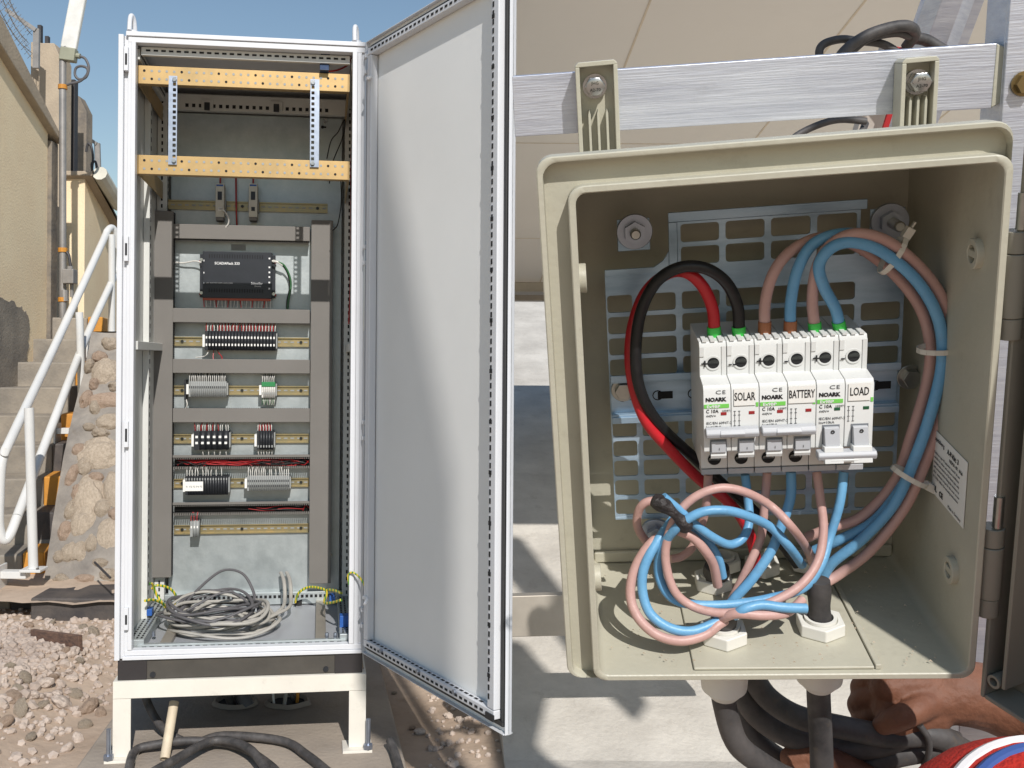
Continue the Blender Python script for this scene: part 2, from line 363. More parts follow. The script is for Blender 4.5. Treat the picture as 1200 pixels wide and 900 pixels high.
big = [rockmesh(20+i, m_, 3, 0.5, 0.7) for i, m_ in enumerate((PEBBLE, STONE, STONEP, STONE, PEBBLE))]
spots = [(85, 775, .045), (93, 786, .03), (76, 771, .03), (60, 730, .03), (55, 728, .025), (48, 789, .035), (110, 745, .04), (33, 733, .03), (30, 800, .04), (52, 817, .045), (72, 836, .05), (88, 824, .035), (104, 833, .055), (112, 826, .03), (66, 833, .03), (40, 832, .03), (24, 850, .05), (14, 835, .04), (50, 843, .03), (84, 809, .03), (80, 800, .03), (12, 785, .03), (62, 808, .03), (20, 822, .03), (78, 880, .03), (92, 868, .03), (100, 852, .03), (118, 838, .03), (97, 734, .03), (70, 748, .025), (3, 800, .03), (36, 872, .03), (6, 862, .04)]
for i, (u, v, s) in enumerate(spots):
    p = px(I4, u, v, z=0.06); p = px(I4, u, v, z=terr(p.x, p.y))
    o = bpy.data.objects.new('rubble_stone', big[i % 5]); COL.objects.link(o); s *= 0.85
    o.location = (p.x, p.y, terr(p.x, p.y)+s*0.3); o.scale = (s, s*random.uniform(.6, 1), s*random.uniform(.6, .9)); o.rotation_euler = (random.random(), random.random(), random.random()*6)
    tag(o, 'pale broken limestone lump lying among the gravel left of the cabinet', 'stone', 'loose rubble stones left of the cabinet')
for i, (u, v, s) in enumerate([(492, 845, .022), (483, 840, .014), (525, 884, .012), (540, 893, .013), (462, 800, .012), (452, 834, .014)]):
    p = px(I4, u, v, z=0.0); o = bpy.data.objects.new('pebble', big[(i*2) % 5]); COL.objects.link(o)
    o.location = (p.x, p.y, terr(p.x, p.y)+s*0.4); o.scale = (s, s*.8, s*.7); o.rotation_euler = (0, 0, i)
    tag(o, 'small rounded pebble on the bare dirt beneath the open cabinet door', 'pebble', 'pebbles on the dirt beneath the cabinet door')
# short cut-off hoses and sticks in the heap
for i, (u, v, du, dv, lb) in enumerate([(14, 806, -9, 10, 'black hose stub poking out of the rubble, nearest the left edge'), (30, 790, -7, 7, 'black hose stub poking out of the rubble, second from the left edge'), (28, 773, -9, 3, 'short thin black hose stub highest on the rubble')]):
    p = px(I4, u, v, y=4.05+0.1*i); q = px(I4, u+du, v+dv, y=4.1+0.1*i)
    o = G().ring(q, p, 0.024-0.005*i, 0.018-0.004*i, 16).build('hose_stub', RUBBER, smooth=True); tag(o, lb, 'hose')
p = px(I4, 38, 742, y=4.25); q = px(I4, 95, 748, y=4.1)
o = G().obox(p+Vector((0, 0, -.03)), q+Vector((0, 0, -.035)), 0.02, 0.095).build('broken_board', WOOD, bevel=0.003); tag(o, 'dark weathered board end half buried in the rubble under the black kerb', 'board')
o = G().tube([px(I4, 111, 659, y=4.85), px(I4, 120, 668, y=4.75), px(I4, 129, 677, y=4.6)], 0.006, 6).build('stick', DARKST); tag(o, 'thin dark stick leaning against the foot of the stone wall', 'stick')
o = G().tube([px(I4, 457, 868, z=0.03), px(I4, 462, 880, z=0.02), px(I4, 468, 900, z=0.02), px(I4, 474, 925, z=0.02)], 0.014, 8).build('hose', RUBBER, smooth=True); tag(o, 'dark hose end lying on dirt right of the cabinet slab', 'hose')

# ------------------------------------------------------------------ black kerb, stairs, stone wall
p0, p1 = px(I4, 35, 729, z=0.0), px(I4, 175, 731, z=0.0)
o = G().box(0, p1.x-p0.x, 0, 0.32, -0.05, 0.115).build('black_kerb', KERBB, bevel=0.012, loc=(p0.x, p0.y, 0)); tag(o, 'long black painted kerb block crossing behind the cabinet at the foot of the stone wall', 'kerb')

ST = Matrix.Translation((-2.25, 5.4, 0)) @ Matrix.Rotation(R(12), 4, 'Z')
stairs = empty('staircase', ST, 'concrete outdoor staircase with black and orange step ends climbing beside the cream wall', 'stairs')
for i in range(-2, 8):
    z1 = 0.40+0.165*i; y0 = 0.28*i
    g = G().box(-2.4, 0.0, y0, 0.28*8+0.9 if i == 7 else y0+0.31, z1-0.165-(0.02 if i > -2 else 0.1), z1)
    for k, vv in enumerate(g.v): g.v[k] = (vv[0], vv[1]+0.01*noise.noise(Vector(vv)*3), vv[2]+0.006*noise.noise(Vector(vv)*5+Vector((i, 0, 0))))
    g.build('step', CONCST, stairs, bevel=0.012)
    km = KERBB if i % 2 == 0 else KERBO
    G().box(0.002, 0.11, y0-0.012, y0+0.285, z1-0.36, z1+0.008).build('step_end_block', km, stairs, bevel=0.01)
G().prismx([(-0.55, -0.1), (2.5, -0.1), (2.5, 1.35), (2.0, 1.3), (-0.55, -0.02)], -0.001, 0.1).build('stringer', CONCST, stairs)
G().box(-2.4, 0.0, 0.6, 2.3, -0.1, 0.35).build('stair_core', CONCST, stairs)

# stone retaining wall: wavy mortar face with stones as parts
SW = Matrix.Translation((-2.1, 4.98, 0)) @ Matrix.Rotation(R(-1), 4, 'Z')
wall = empty('stone_retaining_wall', SW, 'rough stone and mortar retaining wall between the stairs and the cabinet', 'wall')
g = G(); NU, NV = 46, 52
def wpt(u, t, off=0):                                    # u metres along, t 0..1 up
    z = 1.42*t; y = 0.98*t**1.25; xl = 0.075-0.13*t
    return Vector((xl+u, y+off+0.05*noise.noise(Vector((u*2.2, t*3, 1)))+0.018*noise.noise(Vector((u*11, t*15, 4))), z+(0.05*noise.noise(Vector((u*3, 0, 2))) if t > 0.95 else 0)))
for j in range(NV+1):
    for i in range(NU+1): g.v.append(tuple(wpt(1.9*i/NU, j/NV)))
g.f = [(j*(NU+1)+i, j*(NU+1)+i+1, (j+1)*(NU+1)+i+1, (j+1)*(NU+1)+i) for j in range(NV) for i in range(NU)]
nb = len(g.v)
for j in range(NV+1):
    for i in (0, NU): v_ = wpt(1.9*i/NU, j/NV); g.v.append((v_.x-(0.0 if i else 0.0), v_.y+0.9, v_.z))
g.f += [(j*(NU+1), (j+1)*(NU+1), nb+2*(j+1), nb+2*j) for j in range(NV)]
g.f.append((NV*(NU+1), NV*(NU+1)+NU, nb+2*NV+1, nb+2*NV))
g.build('mortar_face', MORTAR, wall, smooth=True)
sr_ = random.Random(3)
def wallstone(u, v, wu, hv, m, seed):
    Mi = SW.inverted(); d = camdir((u-PX)/F, (v-PY)/F, 1)
    best = None
    for k in range(300):                                 # walk along the line of sight to the wall face
        pt = Mi @ (Vector((0, 0, HC))+d*(4.6+0.01*k)); t = min(1, max(0.0, pt.z/1.42))
        if pt.y >= 0.98*t**1.25: best = pt; break
    if best is None: best = pt
    sx, sz = wu/F*5.2/2, hv/F*5.2/2
    me = rockmesh(seed, m, 3, 0.38, 1.0); o = bpy.data.objects.new('stone', me); COL.objects.link(o); o.parent = wall
    o.location = best+Vector((0, 0.02, 0)); o.scale = (sx*1.34, 0.06, sz*1.3); o.rotation_euler = (R(-25), sr_.uniform(-.3, .3), 0)
for i, (u, v, wu, hv, m) in enumerate([(124, 438, 30, 34, STONE), (126, 472, 42, 20, STONEP), (130, 497, 34, 20, STONE), (104, 503, 14, 10, STONE), (115, 535, 44, 38, STONE), (103, 590, 32, 54, STONE), (133, 578, 20, 42, STONE), (98, 615, 26, 38, STONE), (94, 650, 22, 26, STONE), (128, 632, 30, 40, STONE), (129, 404, 20, 16, STONE), (110, 452, 10, 14, STONEP), (84, 560, 12, 26, STONEP), (76, 625, 14, 22, STONEP), (112, 562, 16, 12, STONEP), (70, 655, 12, 14, STONE), (118, 662, 18, 10, STONE), (152, 450, 26, 24, STONE), (155, 530, 30, 34, STONE), (158, 620, 30, 34, STONE), (100, 548, 16, 24, STONE), (92, 580, 14, 20, STONEP), (84, 600, 14, 22, STONE), (82, 650, 18, 22, STONE), (108, 640, 14, 22, STONE), (112, 480, 12, 18, STONE), (100, 470, 12, 22, STONEP), (116, 420, 16, 14, STONEP), (134, 455, 14, 12, STONE), (118, 510, 18, 12, STONE), (92, 530, 14, 16, STONEP), (134, 606, 14, 16, STONEP), (120, 598, 16, 22, STONE), (72, 682, 18, 12, STONE), (100, 682, 22, 12, STONEP), (128, 676, 20, 14, STONE), (104, 430, 10, 16, STONE)]):
    wallstone(u, v, wu, hv, m, 40+i)
# gravelly ledge over the kerb
g = G()
for j in range(9):
    for i in range(31):
        x, y = -2.35+0.06*i, 4.9-0.0+0.1*j-0.25
        g.v.append((x, y, 0.10+0.05*j/8+0.02*noise.noise(Vector((x*6, y*6, 0)))))
g.f = [(j*31+i, j*31+i+1, (j+1)*31+i+1, (j+1)*31+i) for j in range(8) for i in range(30)]
g.build('dirt_ledge', DIRT, smooth=True, kind='structure')

# ------------------------------------------------------------------ handrail
hr = empty('handrail', Matrix.Translation((-2.2, 4.9, 0)), 'white tubular handrail with looped ends running down beside the stairs', 'handrail')
off = Vector((-2.2, 4.9, 0))
def HP(u, v, Y): return at(u, v, Y)-off
top = [HP(5, 600, 4.85), HP(3, 565, 4.85), HP(3.5, 545, 4.86), HP(8, 526, 4.9), HP(14, 512, 4.95), HP(70, 393, 5.9), HP(120, 284, 6.85), HP(125, 272, 6.95), HP(130, 267, 7.02), HP(134, 270, 7.05), HP(136.5, 279, 7.07), HP(137.5, 300, 7.1), HP(136, 317, 7.05), HP(131, 330, 6.98), HP(100, 398, 6.3), HP(72, 470, 5.65), HP(20, 606, 4.93), HP(12, 628, 4.85), HP(5, 634, 4.83), HP(-3, 627, 4.83), HP(-7, 600, 4.83), HP(-8, 575, 4.84), HP(-7, 560, 4.86), HP(-4, 545, 4.88)]
G().tube([HP(20, 606, 4.93), HP(12, 626, 4.86), HP(6, 633, 4.84), HP(1, 628, 4.83), HP(-1.5, 612, 4.83), HP(-1, 590, 4.84), HP(0, 565, 4.85), HP(1.5, 546, 4.86), HP(5, 532, 4.88)]+top[4:17], 0.0245, 14, 6).build('rail_loop', RAILP, hr, smooth=True)
for (u0, v0, u1, v1, Y) in [(34, 478, 39, 667, 4.9), (93, 366, 97, 500, 6.1), (131, 275, 131, 393, 6.95)]:
    G().cyl(HP(u0, v0, Y), HP(u1, v1, Y), 0.0235, n=16).build('post', RAILP, hr, smooth=True)
    b = HP(u1, v1, Y)
    br = G().box(b.x-0.05, b.x+0.055, b.y-0.05, b.y+0.05, b.z-0.008, b.z+0.006).box(b.x-0.16, b.x-0.03, b.y-0.02, b.y+0.04, b.z-0.045, b.z-0.009).box(b.x-0.168, b.x-0.155, b.y-0.04, b.y+0.06, b.z-0.16, b.z+0.02).build('bracket', RAILP, hr, bevel=0.003)
    G().cyl(b+Vector((0.035, -0.035, 0.006)), b+Vector((0.035, -0.035, 0.014)), 0.008, n=6).build('bolt', STEEL, br)

# ------------------------------------------------------------------ boundary wall with coping, posts and pipes
WA = 0.03
WM = Matrix.Translation((-2.93, 7.36, 0)) @ Matrix.Rotation(WA, 4, 'Z')      # local y runs away along the wall, local x 0 is its face
bw = empty('boundary_wall', WM, 'cream plastered boundary wall with grey sloping coping left of the stairs', 'wall')
def wline(u0, v0, u1, v1, ya, yb, x=0.0):                 # straight edge on the wall face through two photo pixels, at local y ya and yb
    a, b_ = px(WM, u0, v0, x=x), px(WM, u1, v1, x=x); k = (b_.z-a.z)/(b_.y-a.y); return a.z+k*(ya-a.y), a.z+k*(yb-a.y)
pe = px(WM, 55, 300, x=0.0).y; ys = px(WM, 0, 60, x=0.0).y-1.2
za, zb = wline(0, 62, 55, 150, ys, pe)
G().prismx([(ys, 0.2), (pe, 0.2), (pe, zb), (ys, za)], -0.2, 0.0).build('plaster_panel', PLASTER, bw)
zc, zd = wline(0, 14, 67, 148, ys, pe+0.14, 0.06)
zb2 = zb+(zb-za)/(pe-ys)*0.14
G().prismx([(ys, za-0.03), (pe+0.14, zb2-0.03), (pe+0.14, zd), (ys, zc)], -0.26, 0.06).build('coping', COPE, bw, bevel=0.01)
G().box(-0.22, 0.03, pe+0.001, pe+0.13, 0.2, zb2-0.03).build('pilaster', PLGREY, bw, bevel=0.005)
def rough_patch(parent, M):
    pts = [(0, 350), (16, 354), (27, 362), (33, 372), (34, 388), (33, 420), (0, 520), (-25, 560), (-25, 345)]
    q2 = []; rj = random.Random(4)
    for a_, b_ in zip(pts, pts[1:]+pts[:1]):
        for k in range(5): q2.append((a_[0]+(b_[0]-a_[0])*k/5+rj.uniform(-1.6, 1.6), a_[1]+(b_[1]-a_[1])*k/5+rj.uniform(-2.5, 2.5)))
    pts = q2
    P = [px(M, u, v, x=0.006) for u, v in pts]; Q = [Vector((0.0, p.y, p.z)) for p in P]; n = len(P)
    g = G().add(P+Q, [tuple(range(n))[::-1]]+[((i+1) % n, i, n+i, n+(i+1) % n) for i in range(n)]); return g.build('bare_render_patch', CONCST, parent)
rough_patch(bw, WM)
# concrete end post with stubs, standing behind the coping
cp = empty('concrete_post', Matrix.Translation(at(50, 420, 7.9)), 'tall concrete post rising behind the end of the cream wall', 'post'); 
def rectat(u0, v0, u1, v1, Y): a, b = at(u0, v0, Y), at(u1, v1, Y); return a.x, b.x, b.z, a.z
def lc(o, x0, x1, y0, y1, z0, z1): l = o.matrix_world.translation; return (x0-l.x, x1-l.x, y0-l.y, y1-l.y, z0-l.z, z1-l.z)
x0, x1, z0, z1 = rectat(45, 50, 68, 420, 7.9); G().prism([(x0+2.0*0, 0), (x1, 0), (x1, z1-0.16), (x1-0.05, z1), (x0, z1)], 7.9, 8.15)
g = G().prism([(x0, 0.3), (x1, 0.3), (x1, z1-0.12), (x1-0.05, z1), (x0, z1)], 7.9, 8.15); l = cp.matrix_world.translation
g.v = [(x-l.x, y-l.y, z-l.z) for x, y, z in g.v]; g.build('shaft', COPE, cp, bevel=0.01)
x0, x1, z0, z1 = rectat(36, 49, 44.5, 420, 7.95); G().box(*lc(cp, x0, x1, 7.95, 8.1, z0, z1)).build('side_rib', COPE, cp, bevel=0.006)
for (u0, v0, u1, v1) in ((43.8, 29, 48, 47), (52.5, 42, 56.5, 49)):
    x0, x1, z0, z1 = rectat(u0, v0, u1, v1, 8.0); G().box(*lc(cp, x0, x1, 8.0, 8.04, z0-0.02, z1)).build('rebar_stub', DARKST, cp)
bk = G().obox(at(8, 12, 7.6), at(43, 36, 7.6), 0.05, 0.03).obox(at(43, 34, 7.6), at(42.5, 80, 7.6), 0.045, 0.03).build('angled_bracket', PIPEG); tag(bk, 'bent grey bracket arm for barbed wire above the nearer end of the cream wall', 'bracket')
g = G()
for (a, b_) in (((-4, 5), (37, 62)), ((8, -6), (36, 34)), ((0, -8), (33, 50))):
    A, B = at(a[0], a[1], 6.6), at(b_[0], b_[1], 7.7); g.tube([A, (A+B)/2+Vector((0, 0, -0.05)), B], 0.003, 5)
    for k in range(10):
        c = A.lerp(B, (k+.5)/10)+Vector((0, 0, -0.04)); g.cyl(c+Vector((-.02, 0, -.02)), c+Vector((.02, 0, .02)), 0.002, n=4).cyl(c+Vector((-.02, 0, .02)), c+Vector((.02, 0, -.02)), 0.002, n=4)
tag(g.build('barbed_wire', PIPEG), 'sagging barbed wire strands above the near cream wall', 'barbed wire')
# pipe with lamp
ROOT = at(74, 392, 7.3); pl = empty('lamp_pole', Matrix.Translation(ROOT), 'thin galvanised conduit pole carrying a tilted tube lamp beside the wall end', 'lamp')
def LP(u, v, Y=7.3): return at(u, v, Y)-ROOT
G().tube([LP(73.5, 405), LP(73.5, 250), LP(73.5, 80), LP(75, 66), LP(78, 55)], 0.026, 12).build('pole', PIPEG, pl, smooth=True)
lampg = G().tube([LP(80, 66), LP(82, 57), LP(97, -30)], 0.05, 8, smooth=False)
G().obox(LP(80.5, 58), LP(101, -50), 0.12, 0.05, up=(0, 1, 0)).build('diffuser', LAMPD, pl, bevel=0.015)
G().obox(LP(77, 58)+Vector((0, .04, 0)), LP(98, -50)+Vector((0, .04, 0)), 0.09, 0.05, up=(0, 1, 0)).build('housing', LAMPB, pl, bevel=0.01)
G().obox(LP(79.5, 72), LP(81.5, 57), 0.115, 0.075, up=(0, 1, 0)).build('end_cap', LAMPB, pl, bevel=0.008)
G().cyl(LP(88, 65), LP(94, 66), 0.02, n=10).build('cable_gland', LAMPB, pl)
G().tube([LP(94, 66), LP(100, 69), LP(104, 79), LP(101, 90), LP(93, 93), (LP(88, 88)), LP(89, 80), LP(95, 77.5), LP(102, 80), LP(102, 87), LP(94, 95), LP(83, 98), LP(74, 101)], 0.010, 8, 8).build('lamp_cable', DGREYC, pl, smooth=True)
for v in (102, 293, 351): G().cyl(LP(73.5, v-2.5), LP(73.5, v+2.5), 0.034, n=12).build('tape_band', KERBO, pl)
G().tube([LP(74, 293), LP(80, 298), LP(82, 308), LP(83, 315)], 0.012, 8).build('drop_cable', DARKST, pl)
G().box(*[c for c in (lambda a, b: (a.x, b.x, -0.07, 0.02, b.z, a.z))(LP(77, 316), LP(90, 333))]).build('junction_box', PIPEG, pl, bevel=0.006)
G().cyl(LP(82, 312), LP(82, 318), 0.022, n=10).build('box_gland', PIPEG, pl)
G().cyl(LP(84, 333), LP(84, 348), 0.014, n=10).build('box_gland', PIPEG, pl)
G().cyl(LP(75.5, 340), LP(75.5, 353), 0.03, n=12).build('valve', PIPEG, pl)
x0, x1, z0, z1 = rectat(77, 93, 85.5, 385, 8.3); o = G().box(0, x1-x0, 0, 0.08, 0, z1-1.2).build('steel_post', DARKST, loc=(x0, 8.3, 1.2)); tag(o, 'dark square steel post just right of the lamp pole', 'post')
x0, x1, z0, z1 = rectat(86, 112, 99.5, 385, 8.8); w_ = x1-x0; h_ = z1-1.2
o = G().prism([(0, 0), (w_, 0), (w_, h_-0.14), (w_-0.07, h_), (0, h_)], 0, 0.16).build('grey_post', PLGREY, loc=(x0, 8.8, 1.2), bevel=0.008); tag(o, 'broad grey weathered concrete post between the two cream walls', 'post')
x0, x1, z0, z1 = rectat(100, 220, 104.5, 385, 9.0); o = G().cyl((0, 0, 1.2), (0, 0, z1), 0.022, n=10).build('drain_pipe', PIPEG, loc=(x0+0.02, 9.0, 0)); tag(o, 'thin grey pipe running down the edge of the far cream wall', 'pipe')
o = G().tube([at(101, 178, 8.6), at(103, 169, 8.6), at(107, 172, 8.6), at(109, 185, 8.6), at(108, 200, 8.6), at(110, 207, 8.6), at(114, 203, 8.6), at(112, 190, 8.6), at(107.5, 192, 8.6), at(108, 203, 8.6), at(103, 209, 8.6)], 0.011, 8, 8).build('hanging_cable', DARKST, smooth=True); tag(o, 'dark looped cable hanging where the far wall begins', 'cable')
# second wall
q = px(WM, 99, 300, x=0.0)
fw = empty('far_wall', WM, 'farther cream wall with sloping grey coping seen between posts and cabinet', 'wall')
fa, fb = wline(104, 212, 137, 272, q.y, q.y+1.9); fc, fd = wline(104, 186, 140, 262, q.y, q.y+1.9, 0.08)
G().prismx([(q.y, -0.2), (q.y+1.9, -0.2), (q.y+1.9, fb), (q.y, fa)], -0.2, 0.0).build('plaster_panel', PLASTER, fw)
G().prismx([(q.y-0.05, fa-0.02), (q.y+1.9, fb-0.02), (q.y+1.9, fd), (q.y-0.05, fc)], -0.25, 0.08).build('coping', COPE, fw, bevel=0.01)
zt = fc
p_ = px(WM, 121, 205, x=0.1)
zq = p_.z
G().tube([px(WM, 117, 203, x=0.13), px(WM, 139, 240, x=0.13)], 0.06, 10, smooth=False).build('cable_conduit', CREAMD, fw)
G().obox(at(100, 160, 9.2), at(114, 169, 9.2), 0.05, 0.03).obox(at(114, 168, 9.2), at(115, 200, 9.2), 0.05, 0.03)
bk = G().obox(at(100, 160, 9.2), at(114, 169, 9.2), 0.05, 0.03).obox(at(114, 168, 9.2), at(115, 200, 9.2), 0.05, 0.03).build('angled_bracket', PIPEG); tag(bk, 'small bent bracket arm on top of the far wall', 'bracket')

# ------------------------------------------------------------------ the tall cabinet
CW, CH, CDEP = 0.765, 1.985, 0.66
CZ = HC-0.959
CM = Matrix.Translation((-1.02, 3.10, CZ)) @ Matrix.Rotation(0.125, 4, 'Z')
cab = empty('electrical_cabinet', CM @ Matrix.Translation((0, 0, 0)), 'tall open white steel control cabinet full of wiring on a low stand', 'cabinet')
def cr4(u0, v0, u1, v1, y):
    P = [px(CM, u, v, y=y) for u, v in ((u0, v0), (u1, v0), (u0, v1), (u1, v1))]
    return (P[0].x+P[2].x)/2, (P[1].x+P[3].x)/2, (P[2].z+P[3].z)/2, (P[0].z+P[1].z)/2
def cp3(u, v, y): return px(CM, u, v, y=y)
def cbox(u0, v0, u1, v1, y0, y1, g=None):
    x0, x1, z0, z1 = cr4(u0, v0, u1, v1, y0); return (g or G()).box(x0, x1, y0, y1, z0, z1)
BP = 0.60                                                # front of the mounting plate
# body panels
t = 0.0016; e = 0.035
G().box(0.012, 0.014, 0.03, CDEP, 0.01, CH-0.01).build('side_panel', CABIN, cab)
G().box(CW-0.014, CW-0.012, 0.03, CDEP, 0.01, CH-0.01).build('side_panel', CABIN, cab)
G().box(0.005, CW-0.005, 0.012, CDEP+0.005, CH-0.014, CH-0.001).build('roof_panel', WHITE, cab, bevel=0.003)
G().box(0.014, CW-0.014, 0.02, CDEP, 0.012, 0.016).build('floor_plate', mat('floor_plate', (170, 172, 176), 0.5, 0.2, var=0.05), cab)
G().box(0.01, CW-0.01, CDEP, CDEP+0.004, 0.01, CH-0.014).build('rear_panel', CABIN, cab)
# front frame: left stile with strike channel, right stile, head and sill
G().box(-0.012, 0.004, -0.012, 0.04, 0.0, CH-0.012).box(0.004, 0.016, 0.006, 0.04, 0, CH-0.012).box(0.016, 0.027, -0.002, 0.04, 0, CH-0.012).box(0.0265, 0.040, -0.006, 0.03, 0.03, CH-0.034).build('left_stile', WHITE, cab, bevel=0.0015)
G().box(CW-0.042, CW-0.026, -0.006, 0.03, 0.03, CH-0.034).box(CW-0.0255, CW-0.012, -0.002, 0.04, 0, CH-0.012).box(CW-0.012, CW, 0.004, 0.04, 0, CH-0.012).build('right_stile', WHITE, cab, bevel=0.0015)
G().box(0.017, CW, -0.003, 0.03, CH-0.034, CH-0.015).box(0.010, CW, -0.008, 0.022, CH-0.0145, CH).build('head_rail', WHITE, cab, bevel=0.002)
G().box(0.017, CW, -0.004, 0.03, 0.012, 0.029).box(0.012, CW, -0.009, 0.02, -0.001, 0.0115).build('sill_rail', WHITE, cab, bevel=0.002)
for v0, v1 in ((55, 83), (277, 306), (494, 524), (712, 738)):
    x0, x1, z0, z1 = cr4(145.5, v0, 150.5, v1, -0.012)
    s_ = G().box(x0, x1, -0.018, 0.006, z0, z1).build('strike_plate', WHITE, cab, bevel=0.001)
    G().box(x0+0.004, x1-0.003, -0.0195, -0.017, z0+0.018, z1-0.022).build('strike_slot', SLOT, s_)
# lifting eyes
for xx in (0.025, CW-0.03):
    G().cyl((xx, 0.02, CH), (xx, 0.02, CH+0.008), 0.018, n=16).tube([(xx-0.006, 0.0, CH+0.004), (xx-0.006, 0.012, CH+0.045), (xx-0.003, 0.022, CH+0.058), (xx+0.002, 0.034, CH+0.045), (xx+0.004, 0.044, CH+0.004)], 0.0075, 10).build('lifting_eye', WHITE, cab, smooth=True)
# perforated profiles helper: bar plus dark slots proud of it (the slots are far too small to model one by one)
def slotline(name, parent, a, b_, n, w, h, nrm, m=SLOT, th=0.0012, frac=0.6):
    a, b_, nrm = Vector(a), Vector(b_), Vector(nrm); d = (b_-a); L_ = d.length; d.normalize(); s = d.cross(nrm).normalized(); g = G()
    for i in range(n):
        c = a+d*(L_*(i+.5)/n); hw = L_/n*frac/2 if w is None else w/2
        vs = []
        for o_ in (0.0004, th): vs += [c+nrm*o_-d*hw-s*h/2, c+nrm*o_+d*hw-s*h/2, c+nrm*o_+d*hw+s*h/2, c+nrm*o_-d*hw+s*h/2]
        g.add(vs, [(4, 5, 6, 7), (0, 1, 5, 4), (1, 2, 6, 5), (2, 3, 7, 6), (3, 0, 4, 7)])
    return g.build(name, m, parent, kind='stuff')
def upright(x0, x1, y0, y1, z0=0.03, z1=CH-0.04, name='upright', face=-1):
    o = G().box(x0, x1, y0, y1, z0, z1).build(name, CABIN, cab, bevel=0.002)
    slotline('slots', o, ((x0+x1)/2, y0, z0+0.02), ((x0+x1)/2, y0, z1-0.02), 72, 0.014, 0.006, (0, -1, 0)); return o
ul = upright(0.016, 0.052, 0.565, 0.61); ur = upright(CW-0.052, CW-0.016, 0.565, 0.61)
slotline('slots', ul, (0.052, 0.588, 0.05), (0.052, 0.588, CH-0.06), 72, 0.014, 0.006, (1, 0, 0))
slotline('slots', ur, (CW-0.052, 0.588, 0.05), (CW-0.052, 0.588, CH-0.06), 72, 0.014, 0.006, (-1, 0, 0))
for s, xa in ((1, 0.015), (-1, CW-0.015)):
    o = G().box(min(xa, xa+s*0.02), max(xa, xa+s*0.02), 0.30, 0.335, 0.03, CH-0.04).build('side_upright', CABIN, cab, bevel=0.001)
    slotline('slots', o, (xa+s*0.02, 0.3175, 0.06), (xa+s*0.02, 0.3175, CH-0.07), 60, 0.016, 0.007, (s, 0, 0))
    for zz in (0.98,): G().box(min(xa, xa+s*0.03), max(xa, xa+s*0.03), 0.04, 0.56, zz, zz+0.028).build('side_rail', CABIN, cab, bevel=0.002)
    o = G().box(min(xa, xa+s*0.03), max(xa, xa+s*0.03), 0.04, 0.56, CH-0.075, CH-0.04).build('side_rail', CABIN, cab, bevel=0.002)
    slotline('slots', o, (xa+s*0.03, 0.05, CH-0.057), (xa+s*0.03, 0.55, CH-0.057), 20, 0.014, 0.009, (s, 0, 0))
    # sloping-looking floor chassis rails
    o = G().box(min(xa, xa+s*0.055), max(xa, xa+s*0.055), 0.04, 0.56, 0.017, 0.05).build('floor_side_rail', GALV, cab, bevel=0.002)
    for k in (0.014, 0.030, 0.044): slotline('slots', o, (xa+s*k, 0.05, 0.05), (xa+s*k, 0.55, 0.05), 20, 0.013, 0.006, (0, 0, 1))
    o = G().box(min(xa+s*.10, xa+s*0.135), max(xa+s*.10, xa+s*0.135), 0.05, 0.58, 0.017, 0.032).build('floor_brace', FRAMEALU, cab, bevel=0.002)
o = G().box(0.05, CW-0.05, 0.032, 0.05, CH-0.062, CH-0.036).build('head_slot_rail', CABIN, cab, bevel=0.001)
slotline('slots', o, (0.06, 0.032, CH-0.047), (CW-0.06, 0.032, CH-0.047), 27, 0.014, 0.006, (0, -1, 0))
o = G().box(0.05, CW-0.05, 0.032, 0.05, 0.017, 0.036).build('sill_slot_rail', GALV, cab, bevel=0.001)
slotline('slots', o, (0.06, 0.032, 0.027), (CW-0.06, 0.032, 0.027), 27, 0.014, 0.006, (0, -1, 0))
o = G().box(0.052, CW-0.052, 0.57, 0.60, CH-0.10, CH-0.04).build('rear_head_rail', CABIN, cab, bevel=0.002)
slotline('slots', o, (0.11, 0.57, CH-0.083), (CW-0.11, 0.57, CH-0.083), 22, 0.012, 0.013, (0, -1, 0))
o = G().box(0.052, CW-0.052, 0.572, 0.60, 0.02, 0.066).build('rear_sill_rail', GALV, cab, bevel=0.002)
slotline('slots', o, (0.09, 0.572, 0.05), (CW-0.09, 0.572, 0.05), 34, 0.010, 0.011, (0, -1, 0))
for u, v in ((242, 121), (323, 123)):
    x0, x1, z0, z1 = cr4(u-6, v-4, u+8, v+7, 0.566); G().box(x0, x1, 0.560, 0.570, z0, z1).build('fixing_clip', CABIN, cab, bevel=0.002)
    G().box(x0+.012, x1-.012, 0.553, 0.561, z0-0.006, z1-0.012).build('clip_nut', BLACKP, cab, bevel=0.001)
for u, v in ((237, 61), (336, 64)):
    x0, x1, z0, z1 = cr4(u-2.5, v-2, u+2.5, v+2, 0.05); G().cyl((x0, 0.07, CH-0.03), (x0, 0.07, CH-0.045), 0.008, n=8).build('roof_bolt', STEEL, cab)
# galvanised mounting plate
x0, x1, z0, z1 = cr4(181, 131, 386, 695, BP)
plate = G().box(0.062, CW-0.062, BP, BP+0.004, 0.055, CH-0.105).build('mounting_plate', GALV, cab, bevel=0.001)
for u, v in ((184, 137), (381, 142), (184, 640), (386, 650)):
    p = cp3(u, v, BP); G().cyl((p.x, BP-0.006, p.z), (p.x, BP, p.z), 0.010, n=8).cyl((p.x, BP-0.01, p.z), (p.x, BP-0.006, p.z), 0.006, n=8).build('plate_bolt', STEEL, plate)
for u, v in ((188.5, 144.5), (378, 149)): 
    p = cp3(u, v, BP); G().cyl((p.x, BP-0.0015, p.z), (p.x, BP, p.z), 0.006, n=10).box(p.x, p.x+0.014, BP-0.0015, BP, p.z-0.003, p.z+0.003).build('keyhole', SLOT, plate)
